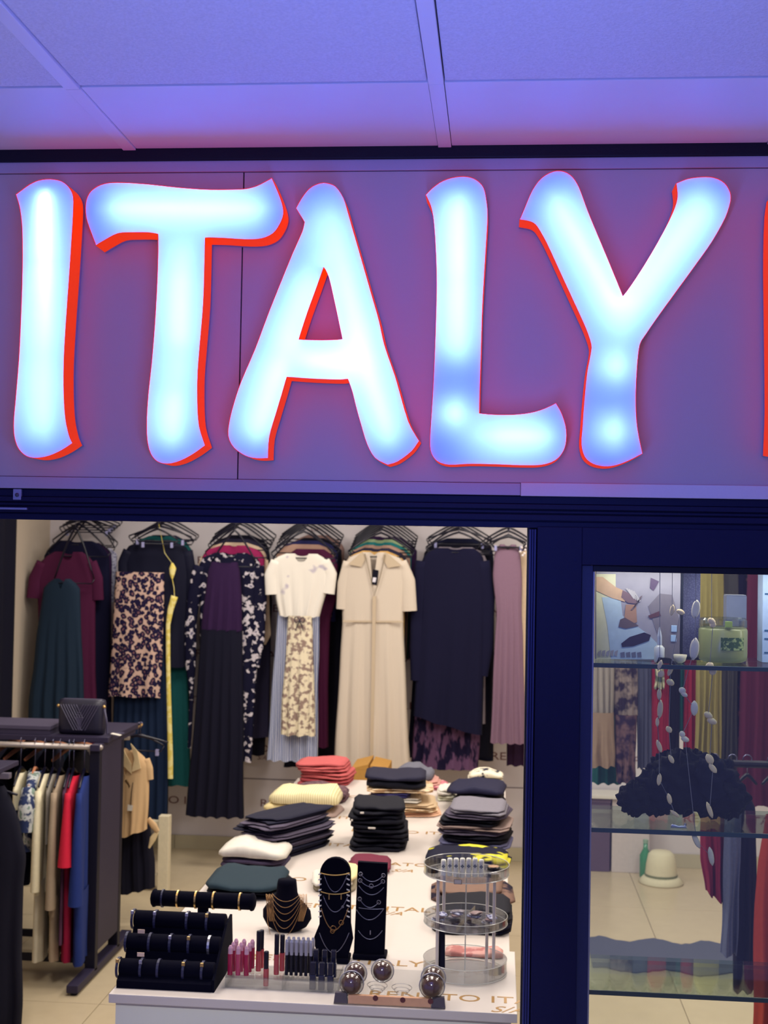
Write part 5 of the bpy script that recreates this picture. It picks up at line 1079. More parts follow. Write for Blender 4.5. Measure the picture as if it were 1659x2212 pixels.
side_garment('long_dress', 'dress', 'teal grey printed blouse hanging on a wooden hanger of the low rack', gx(57), sh(.945, .19, .63), pat2, thick=.036, wood=True, sleeves=[([(-.17, .89, .045), (-.20, .82, .06), (-.21, .72, .05)], pat2)])
side_garment('trouser_set', 'top', 'ivory top and trousers set hanging edge-on from the low rack', gx(79), sh(.935, .185, .44), white2, thick=.026, parts=[('trousers', [(.50, -.17, .17), (.148, -.15, .15)], M('cloth_oat', C(206, 198, 176), rough=.9), .028)], sleeves=[([(-.175, .885, .022), (-.20, .70, .028), (-.20, .47, .032)], white2)])
side_garment('blouse', 'top', 'grey knitted top between the ivory and the taupe sets', gx(97), sh(.935, .17, .66), grey2, thick=.018)
side_garment('trouser_set', 'top', 'taupe ribbed top and trousers set hanging from the low rack', gx(113), sh(.93, .185, .36), taupe2, thick=.024, parts=[('trousers', [(.44, -.17, .17), (.155, -.15, .15)], taupe2, .028)], sleeves=[([(-.175, .88, .020), (-.20, .70, .026), (-.20, .40, .036)], taupe2)])
side_garment('blouse', 'top', 'plum brown top between the taupe and the red sets', gx(133), sh(.935, .18, .24), brown2, thick=.016)
side_garment('trouser_set', 'top', 'bright red blouse with crimson trousers hanging from the low rack', gx(143), [(.93, -.05, .05), (.91, -.12, .12), (.875, -.175, .17), (.72, -.185, .17), (.59, -.20, .18)], red2, thick=.028, parts=[('trousers', [(.63, -.17, .17), (.16, -.16, .16)], red3, .030)], sleeves=[([(-.17, .88, .02), (-.19, .75, .034), (-.205, .58, .052)], red2)])
side_garment('trouser_set', 'top', 'blue knit top and trousers set nearest the end panel of the low rack', gx(167), [(.93, -.05, .05), (.91, -.12, .12), (.875, -.175, .17), (.60, -.18, .17), (.43, -.19, .18)], blue2, thick=.024, parts=[('trousers', [(.46, -.17, .17), (.148, -.16, .16)], blue2, .032)], sleeves=[([(-.17, .88, .018), (-.19, .70, .034), (-.20, .42, .052)], blue2)])
# hangers and dark garments on the rear rail
for k, px in enumerate((22, 58, 102, 160)):
    X = atY(px, 1600, 6.0).x
    t = thing('blouse', (X, 6.04, .30), 'dark garment on the rear rail of the low rack, %s from the left' % ('first', 'second', 'third', 'fourth')[k], 'top', 'dark garments on the rear rail')
    rm = Matrix.Translation((X, 6.04, 0)) @ Matrix.Rotation(math.pi/2, 4, 'Z')
    link('body', cloth([(.905, -.05, .05), (.87, -.17, .17), (.82, -.19, .19), (.28, -.18, .18)], thick=.03, seed=k).xf(rm), (blackc, nightc, navyc, blackc)[k], t, smooth=True)
    hanger((X, 6.04, .985), .20, .055, 'wooden hanger on the rear rail of the low rack, %s from the left' % ('first', 'second', 'third', 'fourth')[k], 'hangers on the low rack', mat=woodH, ax=(0.25, 1, 0), hr=.017, r=.010)
# a nearer rack, cut by the left edge
r2 = thing('clothes_rack', (-2.3, 4.9, 0), 'nearer dark clothes rack cut off by the left edge of the photo', 'clothes rack')
e2 = atY(27, 1676, 4.85)
link('side_bar', MB().box((-2.7, 4.84, e2.z-.012), (e2.x-.01, 4.87, e2.z+.010), .003), M('rack_grey_metal', C(110, 104, 120), rough=.4, metal=.4), r2)
link('shelf', MB().box((-2.72, 4.72, e2.z+.011), (e2.x-.04, 5.02, e2.z+.03), .003), rackM, r2)
for x in (-2.68, -2.2):
    link('post', MB().box((x-.02, 4.84, .03), (x+.02, 4.87, e2.z-.012), .003), rackD, r2); link('foot', MB().box((x-.025, 4.65, .0), (x+.025, 5.06, .03), .003), rackD, r2)
bl = thing('long_dress', (-1.9, 4.93, .03), 'long black dress hanging at the bottom left corner, nearest of the rack clothes', 'dress')
link('body', fix(cloth(pxrows([(1690, -70, 8), (1706, -90, 20), (1760, -110, 40), (1850, -120, 58), (1900, -120, 52), (2060, -120, 46), (2160, -120, 50), (2212, -120, 48)], 4.93), thick=.05, folds=8, famp=.014, seed=5, slope=.02), 4.93), blackc, bl, smooth=True)
hanger((atY(-31, 1670, 4.93).x, 4.93, e2.z-.012), .13, .03, 'black hanger of the long black dress at the left edge', 'hangers on the low rack', r=.006)
# tan shirt with a black skirt hung at the rack's far end
Yt_ = 6.22
ts = thing('shirt', (-1.78, Yt_, .42), 'tan short-sleeved shirt with open collar hanging at the far end of the low rack', 'shirt')
tanS = M('cloth_camel', C(206, 172, 128), rough=.85, nscale=200, nvar=.06); tanD = M('cloth_camel_lining', C(220, 196, 150), rough=.85)
link('body', fix(cloth(pxrows([(1618, 262, 292), (1634, 254, 312), (1650, 250, 322), (1700, 248, 322), (1760, 246, 320), (1816, 242, 318)], Yt_), thick=.04, neck=(.5, .15), vneck=True, folds=5, famp=.009, seed=9, hemskew=-.06, backlow=.1), Yt_), tanS, ts, smooth=True)
link('sleeve', fix(sleeve(dense(pxpath([(314, 1640, 10), (320, 1660, 11), (323, 1684, 9)], Yt_)), .8), Yt_), tanS, ts, smooth=True)
for pts in ([(282, 1606), (296, 1622), (304, 1660), (284, 1668), (290, 1640)], [(264, 1612), (262, 1650), (284, 1672), (283, 1650), (272, 1630)]):
    link('collar', MB().prism([atY(a, b, Yt_-.05) for a, b in pts], (0, .006, 0)), tanD, ts)
hanger((XE-.02, Yt_, 1.002), .15, .03, 'black hanger holding the tan shirt at the far end of the rack', 'hangers on the low rack', r=.006)
tp = thing('price_tag', atY(281, 1745, Yt_-.06), 'white swing tag on a dark cord in front of the tan shirt', 'tag')
link('card', MB().prism([atY(a, b, Yt_-.058) for a, b in ((276, 1738), (287, 1740), (285, 1752), (275, 1751))], (0, .002, 0)), tee, tp); link('cord', MB().tube([atY(287, 1690, Yt_-.055), atY(284, 1712, Yt_-.057), atY(282, 1740, Yt_-.058)], .0016, 4), blackc, tp)
fold = thing('belt_sash', atY(335, 1800, Yt_), 'tan sash end hanging beside the tan shirt', 'belt')
link('sash', fix(sleeve(dense(pxpath([(320, 1768, 5), (332, 1784, 8), (341, 1797, 5)], Yt_+.03)), .5), Yt_+.03), tanS, fold, smooth=True)
link('tail', fix(sleeve(dense(pxpath([(340, 1796, 4), (330, 1812, 7), (322, 1832, 2)], Yt_+.032)), .4), Yt_+.032), tanD, fold, smooth=True)
sk = thing('skirt', (-1.78, Yt_+.10, .13), 'black skirt hanging behind and below the tan shirt', 'skirt')
link('body', fix(cloth(pxrows([(1700, 262, 318), (1790, 254, 326), (1860, 250, 334), (1935, 248, 336)], Yt_+.10), thick=.04, folds=7, famp=.010, seed=10, hemskew=-.05), Yt_+.10), M('cloth_soot', C(14, 13, 42), rough=.9), sk, smooth=True)
hanger(Vector((XE-.02, Yt_+.04, 1.0)), .12, .05, 'black clip hanger of the black skirt behind the tan shirt', 'hangers on the low rack', clips=True, r=.005)
# low white bench behind
wbn = thing('low_bench', (-2.0, 7.0, 0), 'low white bench behind the tan shirt, its right end panel showing', 'bench')
link('end_panel', MB().box((-1.823, 6.96, 0), (-1.765, 7.02, .41), .003), M('bench_white', C(224, 214, 186), rough=.5), wbn)
link('seat', MB().box((-2.5, 6.97, .34), (-1.823, 7.01, .38), .003), M('bench_white', C(224, 214, 186), rough=.5), wbn)
link('lower_rail', MB().box((-2.5, 6.975, .03), (-1.823, 7.005, .09), .002), M('bench_white', C(224, 214, 186), rough=.5), wbn)
link('end_panel', MB().box((-2.56, 6.96, 0), (-2.5, 7.02, .41), .003), M('bench_white', C(224, 214, 186), rough=.5), wbn)

# ------------------------------------------------------------------ behind the show window
shG = GLASS('shelf_glass', (0.82, 0.92, 0.88, 1), 0.06); shE = M('shelf_glass_edge', C(30, 62, 70), rough=.2, spec=.6, bump=0)
SHZ = []
for k, (py, lb) in enumerate(((1432, 'upper'), (1788, 'middle'), (2139, 'lower'))):
    z = atY(1285, py, 2.50).z; SHZ.append(z)
    t = thing('glass_shelf', (.7, 2.6, z), '%s green-edged glass shelf in the show window' % lb, 'shelf')
    link('sheet', MB().box((xg0+.002, 2.503, z-.008), (1.4, 2.72, z), .0006), shG, t)
    link('front_edge', MB().box((xg0+.002, 2.4995, z-.0085), (1.4, 2.503, z), .0006), shE, t)
    for y in (2.53, 2.69): link('bracket', MB().box((xg0-.002, y-.008, z-.016), (xg0+.006, y+.008, z-.0085), .001), steelB, t)
up = setting('trim_3', MB().box((xg0-.02, 2.51, 0), (xg0-.004, 2.54, z_o), .001), navyd)
link('rear_upright', MB().box((xg0-.02, 2.68, 0), (xg0-.004, 2.71, z_o), .001), navyd, up)
Yp = 2.585; z1 = SHZ[0]
# photo-printed display box
x0, x1 = atY(1287, 1300, Yp).x, atY(1470, 1300, Yp).x; ztop = atY(1380, 1215, Yp).z
pb = thing('display_box', ((x0+x1)/2, Yp, z1), 'tall display card with a photo of hands, bright jeans and brown shoes', 'poster')
pcard = link('card', MB().box((x0, Yp, z1+.0005), (x1, Yp+.02, ztop), .001), M('photo_grey', C(150, 144, 156), rough=.4, bump=0), pb)
def patch(pts, col, lift, name='print_patch', par=pcard, Y=Yp):
    link(name, MB().prism([atY(a, b, Y-lift) for a, b in pts], (0, .0004, 0)), M('print_%d_%d_%d' % col, C(*col), rough=.4, bump=0, nscale=90, nvar=.12), par)
patch([(1288, 1240), (1330, 1240), (1330, 1424), (1288, 1424)], (206, 200, 168), .0004)
patch([(1300, 1290), (1340, 1290), (1345, 1330), (1400, 1370), (1430, 1400), (1430, 1424), (1320, 1424), (1312, 1350)], (170, 186, 200), .0008)
patch([(1400, 1310), (1425, 1282), (1452, 1285), (1468, 1340), (1468, 1424), (1432, 1424), (1420, 1370)], (120, 112, 122), .0008)
patch([(1288, 1246), (1302, 1246), (1330, 1268), (1352, 1278), (1350, 1300), (1322, 1292), (1288, 1276)], (196, 160, 130), .0014)
patch([(1345, 1275), (1362, 1283), (1376, 1296), (1374, 1304), (1356, 1302), (1342, 1290)], (120, 96, 104), .0018)
for k in range(4): patch([(1352+k*5, 1272+k*2), (1355+k*5, 1270+k*2), (1372+k*4, 1292+k*2), (1369+k*4, 1294+k*2)], (176, 168, 172), .0022, 'print_finger')
for k in range(3): patch([(1384-k*2, 1288+k*4), (1388-k*2, 1286+k*4), (1372-k*3, 1312+k*3), (1368-k*3, 1312+k*3)], (112, 96, 102), .0022, 'print_finger')
patch([(1352, 1306), (1374, 1306), (1376, 1344), (1358, 1350), (1348, 1340)], (164, 124, 104), .0014)
patch([(1340, 1338), (1350, 1334), (1374, 1348), (1380, 1352), (1352, 1358), (1336, 1354)], (98, 82, 88), .0018)
patch([(1342, 1390), (1360, 1376), (1392, 1366), (1406, 1372), (1402, 1384), (1368, 1396), (1344, 1398)], (56, 46, 70), .0018)
patch([(1406, 1248), (1424, 1256), (1412, 1276), (1404, 1270)], (92, 76, 100), .0014)
patch([(1400, 1330), (1424, 1320), (1428, 1330), (1404, 1336)], (92, 62, 70), .0018)
for k in range(5): patch([(1292+k*9, 1408-2*(k % 2)), (1299+k*9, 1404), (1297+k*9, 1418), (1291+k*9, 1416)], (150, 144, 150), .0016, 'print_mark')
for k in range(4): patch([(1340+k*12, 1410), (1349+k*12, 1408), (1350+k*12, 1420), (1341+k*12, 1420)], (104, 104, 124), .0016, 'print_mark')
link('side_edge', MB().box((x1+.0005, Yp-.001, z1+.0005), (x1+.005, Yp+.02, ztop)), M('card_edge', C(24, 30, 52)), pb)
for (a, b) in ((1456, 1358), (1455, 1379)):
    q = atY(a, b, Yp-.001); link('icon_square', MB().box((q.x-.0055, Yp-.0024, q.z-.0065), (q.x+.0055, Yp-.0002, q.z+.0065), .0012), M('icon_blue', C(160, 184, 214), rough=.4), pb)
def onshelf(k, px): return atY(px, 1420, 2.56).x
# small things on the upper shelf
w = thing('mini_bottle', (onshelf(0, 1423), 2.545, z1), 'small white bottle with pointed cap on the upper glass shelf', 'bottle')
c = (onshelf(0, 1422), 2.545, z1+.0005)
link('body', MB().lathe([(.009, 0), (.010, .003), (.010, .028), (.004, .034)], c, 14), M('bottle_white', C(206, 206, 206), rough=.3, bump=0), w, smooth=True); link('cap', MB().lathe([(.005, .034), (.0045, .05), (.001, .068)], c, 10), M('bottle_cap', C(196, 200, 210), rough=.3, bump=0), w)
w = thing('perfume_stand', (onshelf(0, 1434), 2.53, z1), 'small black wedge stand on the upper glass shelf', 'stand')
a = onshelf(0, 1416); b = onshelf(0, 1452)
link('wedge', MB().hexa([(a-.002, 2.525, z1+.0005), (b+.002, 2.525, z1+.0005), (b, 2.55, z1+.0005), (a, 2.55, z1+.0005), (a+.003, 2.53, z1+.011), (b-.006, 2.53, z1+.009), (b-.006, 2.548, z1+.009), (a+.003, 2.548, z1+.011)]), blackc, w)
w = thing('ring_dish', (onshelf(0, 1466), 2.54, z1), 'small cream shell dish beside the black wedge stand', 'dish')
link('dish', MB().lathe([(.004, 0), (.010, .004), (.0135, .016), (.0125, .016), (.009, .006), (.001, .003)], (onshelf(0, 1466), 2.54, z1+.0005), 12), M('shell_cream', C(216, 206, 180), rough=.4), w, smooth=True)
xa, xb2 = onshelf(0, 1474), onshelf(0, 1525)
w = thing('woven_box', ((xa+xb2)/2, 2.66, z1), 'blue grey woven panel standing on the upper glass shelf', 'box')
link('panel', MB().box((xa, 2.64, z1+.0005), (xb2, 2.66, ztop)), PAT('woven_grey', 'net', C(84, 84, 120), C(104, 104, 138), scale=240, thr=.1, soft=.05), w)
link('foot', MB().box((xa, 2.62, z1+.0005), (xb2, 2.68, z1+.006), .001), navyd, w)
xa, xb2 = atY(1568, 1310, 2.67).x, atY(1612, 1310, 2.67).x
w = thing('grey_carton', ((xa+xb2)/2, 2.68, z1), 'tall plain blue grey carton standing behind the green jar', 'box')
link('carton', MB().box((xa, 2.665, z1+.0005), (xb2, 2.70, atY(1590, 1287, 2.67).z), .001), M('carton_bluegrey', C(128, 134, 158), rough=.6), w)
link('flap', MB().box((xa+.001, 2.666, atY(1590, 1287, 2.67).z+.0002), (xb2-.001, 2.699, atY(1590, 1285, 2.67).z), .0005), M('carton_flap', C(150, 154, 174), rough=.6), w)
# green jar
jx = (atY(1512, 1400, 2.58).x+atY(1618, 1400, 2.58).x)/2; jr = (atY(1618, 1400, 2.58).x-atY(1512, 1400, 2.58).x)/2
jh = atY(1565, 1356, 2.58).z-z1
w = thing('cream_jar', (jx, 2.60, z1), 'wide green jar with clear lid and printed label on the upper shelf', 'jar')
jgM = M('jar_green', C(136, 140, 94), rough=.25, spec=.5, bump=0, nscale=20, nvar=.12)
link('body', MB().lathe([(jr*.8, 0), (jr*.97, .004), (jr, .012), (jr, jh*.92), (jr*.94, jh)], (jx, 2.60, z1+.0005), 32), jgM, w, smooth=True)
link('lid', MB().lathe([(jr*.98, jh), (jr*.98, jh+.014), (jr*.9, jh+.018), (.001, jh+.018)], (jx, 2.60, z1+.0005), 28), GLASS('jar_lid', (.86, .88, .86, 1), .1), w)
lab_ = MB(); rings = []
for k in range(9):
    q = math.radians(-104+k*7.5); rings.append([Vector((jx+(jr+.0006)*math.cos(q)*1.0, 2.60+(jr+.0006)*math.sin(q), z1+zz)) for zz in (jh*.38, jh*.74)])
lab_.loft(rings, False, False, closed=False); link('label', lab_, PAT('jar_label', 'blotch', C(60, 84, 60), C(150, 164, 110), scale=120, thr=.5, soft=.05), w)
link('seal', MB().box((jx-.004, 2.60-jr-.001, z1+jh+.002), (jx+.010, 2.60-jr+.002, z1+jh+.014), .001), M('seal_green', C(140, 160, 84), rough=.4), w)
xa = atY(1647, 1340, 2.60).x
w = thing('blue_carton', (xa+.03, 2.62, z1), 'pale blue carton at the right edge of the upper glass shelf', 'box')
link('carton', MB().box((xa, 2.60, z1+.0005), (xa+.07, 2.65, ztop), .001), M('carton_paleblue', C(168, 188, 222), rough=.5, bump=0), w)
for k, py in enumerate((1283, 1362, 1380, 1410)): q = atY(1655, py, 2.60); link('print_line', MB().box((xa+.004, 2.5992, q.z-.0016), (xa+.06, 2.6, q.z+.0016)), M('print_teal', C(50, 90, 130)), w)
# petal shapes: pale window reflections built as solid cream pieces on threads
glintM = M('reflection_cream', C(226, 202, 164), rough=.6, nscale=80); glintW = M('reflection_white', C(222, 212, 196), rough=.6, nscale=80); thrM = M('thread', C(120, 118, 130))
def glints(label, pts, Y, m):
    top = atY(pts[0][0], 1225, Y); t = thing('pane_glints', (top.x, Y, atY(pts[-1][0], pts[-1][1], Y).z), label, 'glints', 'petal glints in the show window')
    for i, (px, py, w, h, an) in enumerate(pts):
        c = atY(px, py, Y); s = mpp(Y); rings = []
        for k in range(7):
            u = -1+2*k/6; ww = w*s*math.sqrt(max(.02, 1-u*u)); rings.append([Vector((ww*math.cos(q), ww*.3*math.sin(q)+.2*w*s*u*u, h*s*u)) for q in [2*math.pi*j/8 for j in range(8)]])
        link('reflection', MB().loft(rings).xf(Matrix.Translation(c) @ Matrix.Rotation(math.radians(an), 4, 'Y')), m, t, smooth=True)
    link('thread', MB().tube([top+Vector((0, 0, .05))]+[atY(p[0], p[1], Y) for p in pts], .0006, 4), thrM, t)
glints('cream petal garland, leftmost of those inside the show window', [(1425, 1437, 5, 12, 20), (1428, 1456, 7, 8, 50), (1424, 1500, 5, 12, 0), (1426, 1532, 6, 20, 4), (1420, 1560, 4, 10, 0), (1424, 1612, 5, 14, -20), (1424, 1684, 5, 13, 6), (1446, 1726, 5, 12, -14), (1458, 1758, 4, 12, -55)], 2.50, glintM)
glints('cream petal garland hanging behind the red and dark clothes', [(1452, 1318, 5, 12, 10), (1470, 1322, 9, 6, 20), (1448, 1448, 5, 13, 20), (1448, 1474, 9, 7, 30), (1445, 1576, 6, 8, -40), (1450, 1640, 5, 10, -30)], 2.515, glintM)
glints('pale petal garland beside the woven panel', [(1503, 1316, 9, 20, 8), (1500, 1402, 10, 24, 6), (1474, 1492, 7, 8, -50), (1478, 1500, 8, 5, 30), (1500, 1530, 8, 16, 0), (1474, 1586, 6, 7, -30), (1480, 1597, 9, 6, 20), (1504, 1816, 6, 18, -26), (1536, 1850, 6, 20, -10)], 2.505, glintW)
glints('white petal garland in front of the olive dress', [(1537, 1342, 9, 7, 30), (1540, 1350, 7, 6, -20), (1533, 1440, 9, 10, 40), (1540, 1450, 8, 9, 10), (1530, 1545, 10, 7, 30), (1538, 1558, 11, 7, 20), (1533, 1640, 8, 12, -30), (1540, 1660, 6, 12, -40), (1533, 1750, 5, 18, -20)], 2.51, glintM)
# black ruffled flowers on the middle shelf
rnd = random.Random(21)
for k, (px, py, r, dy, lb) in enumerate(((1372, 1742, 34, .05, 'leftmost'), (1420, 1725, 46, .06, 'second from the left'), (1475, 1715, 62, .07, 'large middle'), (1535, 1712, 60, .06, 'second from the right'), (1572, 1705, 40, .05, 'rightmost'), (1440, 1668, 40, .10, 'upper left'), (1500, 1668, 42, .11, 'upper right'))):
    Y = 2.55+dy; c = atY(px, py, Y); s = r*mpp(Y); z = max(c.z, SHZ[1]+s*.98) if k < 5 else c.z
    m = MB(); nlat, nlon = 22, 36; rings = []; p1, p2 = rnd.uniform(0, 6), rnd.uniform(0, 6)
    for i in range(nlat+1):
        th = math.pi*i/nlat; rg = []
        for j in range(nlon):
            ph = 2*math.pi*j/nlon; ru = 1+.10*math.sin(5*ph+p1+3*th)+.10*math.sin(9*ph-p2+6*th)+.10*math.sin(11*th+p1+2*math.sin(3*ph))
            rg.append(Vector((c.x+s*ru*math.sin(th)*math.cos(ph), Y+.55*s*ru*math.sin(th)*math.sin(ph), z-s*ru*math.cos(th)*.95)))
        rings.append(rg)
    m.loft(rings)
    lo = min(v.z for v in m.v)
    if lo < SHZ[1]+.0005 or k < 5:
        for v in m.v: v.z += SHZ[1]+.0005-lo
    t = thing('fabric_flower', (c.x, Y, SHZ[1]), '%s black ruffled fabric flower heaped on the middle glass shelf' % lb, 'flower', 'black fabric flowers on the middle shelf')
    link('bloom', m, (blackc, M('ruffle_navy', C(12, 14, 48), rough=.95, nscale=40, nvar=.4))[k % 2], t, smooth=True)
w = thing('hair_clip', atY(1466, 1772, 2.54), 'small silver hair clip lying in front of the black flowers', 'clip')
q = atY(1466, 1774, 2.525); link('blade', slab(.03, .008, .006, 5).xf(Matrix.Translation((q.x, 2.522, SHZ[1]+.0006))), M('clip_silver', C(190, 192, 214), rough=.25, metal=.6, bump=0), w, smooth=True)
link('spring', MB().ball((q.x+.012, 2.522, SHZ[1]+.008), .003, 8), steelB, w)

# ceiling-hung rail with clothes, seen through the pane
Yr_ = 5.25
hr_ = thing('hanging_rail', (1.0, Yr_, 2.03), 'dark clothes rail hung from the shop ceiling on the right', 'clothes rail')
link('rail', MB().tube([(.30, Yr_, 2.03), (2.3, Yr_, 2.03)], .012, 8), armM, hr_)
for x in (.36, 1.3, 2.24): link('hanger_rod', MB().tube([(x, Yr_, 2.03), (x, Yr_, 2.755)], .008, 6), armM, hr_)
WG = 'clothes on the ceiling-hung rail'
def rail_garment(name, cat, label, rows, mat, dY, sl=(), parts=(), **k):
    Y = Yr_+dY; pr = pxrows(rows, Y); t = thing(name, ((pr[0][1]+pr[0][2])/2, Y, pr[-1][0]), label, cat, WG)
    link('body', fix(cloth(pr, seed=RNG.randint(0, 9999), **k), Y), mat, t, smooth=True)
    for pn, r2, m2 in parts: link(pn, fix(cloth(pxrows(r2, Y-.02), seed=RNG.randint(0, 9999), thick=.03, folds=5, famp=.01), Y-.02), m2, t, smooth=True)
    hx = (pr[0][1]+pr[0][2])/2
    hanger((hx, Y if abs(Y-Yr_) < .012 else Yr_, 2.042), max(.03, (pr[0][2]-pr[0][1])/2*.9), .03, 'hanger on the ceiling rail of the '+short(label), 'hangers on the ceiling-hung rail', ax=(1, (dY)*0.0, 0))
ribM = M('cloth_rib_stone', C(160, 150, 140), rough=.9); clayM = M('cloth_clay', C(150, 126, 104), rough=.9); bflor = PAT('brown_floral', 'blotch', C(50, 40, 60), C(150, 134, 126), scale=24, thr=.5, soft=.08)
oliveM = M('cloth_olive', C(150, 138, 80), rough=.85); oliveD = M('cloth_dark_olive', C(74, 72, 70), rough=.9); cherry = M('cloth_cherry', C(140, 22, 48), rough=.85); emer = M('cloth_emerald', C(12, 84, 80), rough=.85); maro = M('cloth_maroon', C(86, 20, 50), rough=.9); print_gw = PAT('green_white_print', 'blotch', C(70, 90, 80), C(206, 202, 170), scale=26, thr=.5, soft=.04)
rail_garment('long_dress', 'dress', 'stone and clay ribbed dress at the left of the show window view', [(1160, 1296, 1316), (1180, 1272, 1330), (1300, 1270, 1328), (1540, 1270, 1326)], ribM, -.01, parts=[('skirt', [(1538, 1270, 1326), (1655, 1268, 1330)], clayM)], folds=9, famp=.008)
rail_garment('long_dress', 'dress', 'brown floral dress beside the ribbed one on the ceiling-hung rail', [(1160, 1338, 1362), (1180, 1322, 1378), (1300, 1326, 1376), (1545, 1326, 1378)], bflor, .0, parts=[('skirt', [(1543, 1328, 1376), (1690, 1330, 1372)], PAT('brown_dark_floral', 'blotch', C(44, 30, 56), C(110, 84, 86), scale=24, thr=.5, soft=.08))])
rail_garment('long_dress', 'dress', 'slate grey dress next to the brown floral one on the ceiling-hung rail', [(1160, 1384, 1402), (1182, 1372, 1412), (1300, 1374, 1410), (1660, 1376, 1408)], M('cloth_slate', C(76, 78, 100), rough=.9), .01)
rail_garment('long_dress', 'dress', 'cherry red dress with a pale printed yoke on the ceiling-hung rail', [(1160, 1418, 1440), (1182, 1408, 1450), (1300, 1410, 1448), (1430, 1408, 1446), (1500, 1408, 1446), (1640, 1405, 1446)], cherry, .0, hemskew=-.0, parts=[('yoke', [(1420, 1416, 1434), (1486, 1414, 1434)], print_gw)])
rail_garment('long_dress', 'dress', 'black dress between the cherry red and emerald ones', [(1160, 1444, 1462), (1182, 1434, 1470), (1300, 1432, 1470), (1680, 1432, 1468)], blackc, .03)
rail_garment('long_dress', 'dress', 'emerald green dress on the ceiling-hung rail', [(1160, 1470, 1484), (1182, 1462, 1494), (1300, 1462, 1494), (1582, 1464, 1490)], emer, .05)
rail_garment('long_dress', 'dress', 'second cherry red dress, left of the olive one', [(1160, 1486, 1504), (1182, 1480, 1512), (1300, 1480, 1512), (1650, 1476, 1508)], cherry, .02)
rail_garment('long_dress', 'dress', 'long olive green dress on the ceiling-hung rail', [(1160, 1522, 1548), (1182, 1508, 1562), (1300, 1508, 1564), (1450, 1504, 1560), (1660, 1498, 1556)], oliveM, -.02, folds=9, famp=.014)
rail_garment('long_dress', 'dress', 'dark olive dress right of the long olive one', [(1160, 1562, 1580), (1182, 1554, 1594), (1300, 1552, 1596), (1690, 1548, 1592)], oliveD, .03, folds=8, famp=.012)
rail_garment('long_dress', 'dress', 'black dress with brick print right of the dark olive one', [(1160, 1594, 1606), (1182, 1586, 1614), (1300, 1586, 1616), (1700, 1584, 1616)], PAT('black_brick', 'blotch', C(20, 14, 44), C(140, 90, 84), scale=12, thr=.60, soft=.03), .05)
rail_garment('long_dress', 'dress', 'wide maroon dress at the right edge of the show window view', [(1160, 1640, 1672), (1182, 1618, 1700), (1300, 1612, 1706), (1450, 1600, 1710), (1740, 1588, 1716)], maro, -.03, folds=8, famp=.014)
rail_garment('long_dress', 'dress', 'green skirted dress showing its hem left behind the glass', [(1168, 1300, 1316), (1190, 1284, 1330), (1500, 1286, 1330), (1692, 1278, 1340)], emer, .06)
# lower rack on the right
Yk = 4.25
r3 = thing('clothes_rack', (1.3, Yk, 0), 'low clothes rack on the right carrying denim and orange clothes', 'clothes rack')
zk3 = atY(1600, 1650, Yk).z
link('rail', MB().tube([(.60, Yk, zk3), (1.9, Yk, zk3)], .012, 10), rackD, r3)
for x in (1.05, 1.88):
    link('post', MB().box((x-.018, Yk+.05, .03), (x+.018, Yk+.085, zk3+.01), .003), rackD, r3); link('foot', MB().box((x-.022, Yk-.25, 0), (x+.022, Yk+.30, .03), .003), rackD, r3); link('rail_arm', MB().box((x-.012, Yk-.012, zk3-.014), (x+.012, Yk+.07, zk3+.012), .002), rackD, r3)
LG = 'clothes on the low right-hand rack'
def low(name, cat, label, rows, mat, dY, **k):
    Y = Yk+dY; pr = pxrows(rows, Y); t = thing(name, ((pr[0][1]+pr[0][2])/2, Y, pr[-1][0]), label, cat, LG)
    link('body', fix(cloth(pr, seed=RNG.randint(0, 9999), **k), Y), mat, t, smooth=True)
    hanger(((pr[0][1]+pr[0][2])/2, Yk, zk3+.012), max(.03, (pr[0][2]-pr[0][1])/2*.85), .03, 'right rack hanger of the '+short(label), 'hangers on the low right rack', hr=.014)
low('blouse', 'top', 'crimson top with a slanted hem, below the middle glass shelf', [(1712, 1530, 1556), (1735, 1514, 1566), (1790, 1512, 1566), (1860, 1514, 1568), (1925, 1522, 1568)], M('cloth_garnet', C(128, 22, 54), rough=.85), .0, hemskew=.04, folds=5, famp=.012)
low('jeans', 'jeans', 'faded blue denim jeans, left pair on the low right rack', [(1716, 1572, 1596), (1740, 1566, 1602), (1860, 1562, 1600), (2060, 1556, 1590)], M('denim_faded', C(92, 98, 130), rough=.9, nscale=140, nvar=.2), -.02, folds=3, famp=.012)
low('jeans', 'jeans', 'dark denim jeans between the faded pair and the orange dress', [(1720, 1602, 1620), (1744, 1594, 1632), (1860, 1590, 1634), (2140, 1582, 1634)], M('denim_dark', C(22, 26, 62), rough=.9, nscale=140, nvar=.2), .02, folds=4, famp=.012)
low('long_dress', 'dress', 'orange dress at the right edge, below the middle glass shelf', [(1760, 1654, 1690), (1800, 1648, 1706), (1870, 1636, 1720), (1960, 1630, 1730), (2235, 1624, 1740)], M('cloth_orange', C(178, 64, 44), rough=.85), -.04, folds=8, famp=.016)
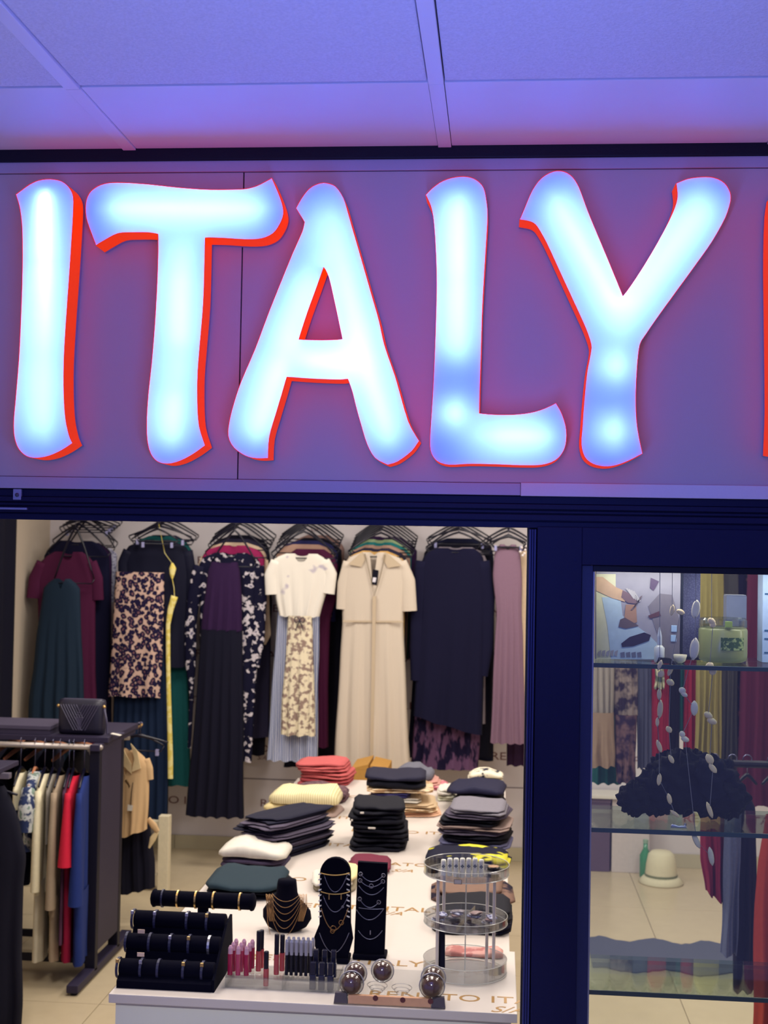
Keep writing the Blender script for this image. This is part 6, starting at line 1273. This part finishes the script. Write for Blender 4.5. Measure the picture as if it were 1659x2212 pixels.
# things on the floor beyond
hb_ = atZ(1425, 1905, 0.0); ht = thing('bucket_hat', (hb_.x, 7.60, 0), 'cream bucket hat with a wide brim lying on the tiled floor', 'hat')
hatM = M('hat_cream', C(214, 206, 176), rough=.8, nscale=120)
c = (atY(1428, 1890, 7.60).x, 7.60, 0.001)
link('brim', MB().lathe([(.125, .0), (.128, .006), (.105, .030), (.092, .040), (.09, .03)], c, 28, True, False), hatM, ht, smooth=True); link('crown', MB().lathe([(.092, .036), (.086, .10), (.074, .16), (.055, .178), (.001, .182)], c, 28, False, False), hatM, ht, smooth=True)
link('band', MB().lathe([(.0935, .036), (.0925, .052), (.0915, .052)], c, 28, False, False), M('hat_band', C(120, 126, 96), rough=.8), ht)
q = atZ(1392, 1882, 0.0); gb = thing('glass_bottle', (q.x, 7.70, 0), 'green glass bottle standing on the floor behind the bucket hat', 'bottle')
q = atY(1394, 1880, 7.70); link('body', MB().lathe([(.03, 0), (.034, .01), (.034, .13), (.014, .17), (.013, .20)], (q.x, 7.70, .0005), 18), M('bottle_green', C(70, 140, 104), rough=.12, spec=.7, bump=0), gb, smooth=True); link('cap', MB().lathe([(.015, .20), (.015, .22)], (q.x, 7.70, .0005), 14), M('bottle_lid', C(140, 170, 150), rough=.3), gb)
pa, pz = atY(1268, 1800, 7.80), atY(1404, 1720, 7.80)
w = thing('wall_plinth', ((pa.x+pz.x)/2, 7.88, 0), 'low white plinth against the back wall, seen under the middle glass shelf', 'plinth')
link('block', MB().box((atY(1322, 1800, 7.8).x, 7.80, 0), (pz.x, 7.962, pz.z-.02), .003), M('plinth_white', C(206, 196, 196), rough=.6), w); link('slab', MB().box((pa.x-.3, 7.77, pz.z-.02), (pz.x+.01, 7.962, pz.z), .003), M('plinth_top', C(222, 216, 206), rough=.5), w)
w = thing('storage_box', (pa.x, 7.85, 0), 'dark plum storage box under the plinth slab', 'box')
link('box', MB().box((pa.x-.2, 7.80, 0), (atY(1318, 1800, 7.8).x, 7.95, pz.z-.05), .004), M('box_plum', C(96, 80, 104), rough=.7), w); link('lid', MB().box((pa.x-.205, 7.795, pz.z-.049), (atY(1319, 1800, 7.8).x, 7.955, pz.z-.026), .003), M('box_lid', C(110, 94, 118), rough=.7), w)
# wavy reflection in the window glass, built as a flat slab on the floor
A_, B_ = atZ(1268, 2034, 0), atZ(1268, 2096, 0); mx1 = atZ(1640, 2048, 0).x
mt = thing('floor_reflection', ((A_.x+mx1)/2, (A_.y+B_.y)/2, 0), 'slate grey wavy reflection of the window glass, built flat on the floor', 'mat')
rnd = random.Random(4); n = 40; top = []; bot = []
for k in range(n+1):
    x = A_.x+(mx1-A_.x)*k/n; top.append((x, 6.44+.035*math.sin(k*.5)+.02*rnd.random(), .006)); bot.append((x, 5.98+.03*math.sin(k*.43+1)+.02*rnd.random(), .006))
link('pile', MB().prism([(a, b, .0008) for a, b, c in top]+[(a, b, .0008) for a, b, c in reversed(bot)], (0, 0, .006)), M('reflection_slate', C(84, 88, 108), rough=.95, nscale=180, nvar=.2, bump=.5), mt)
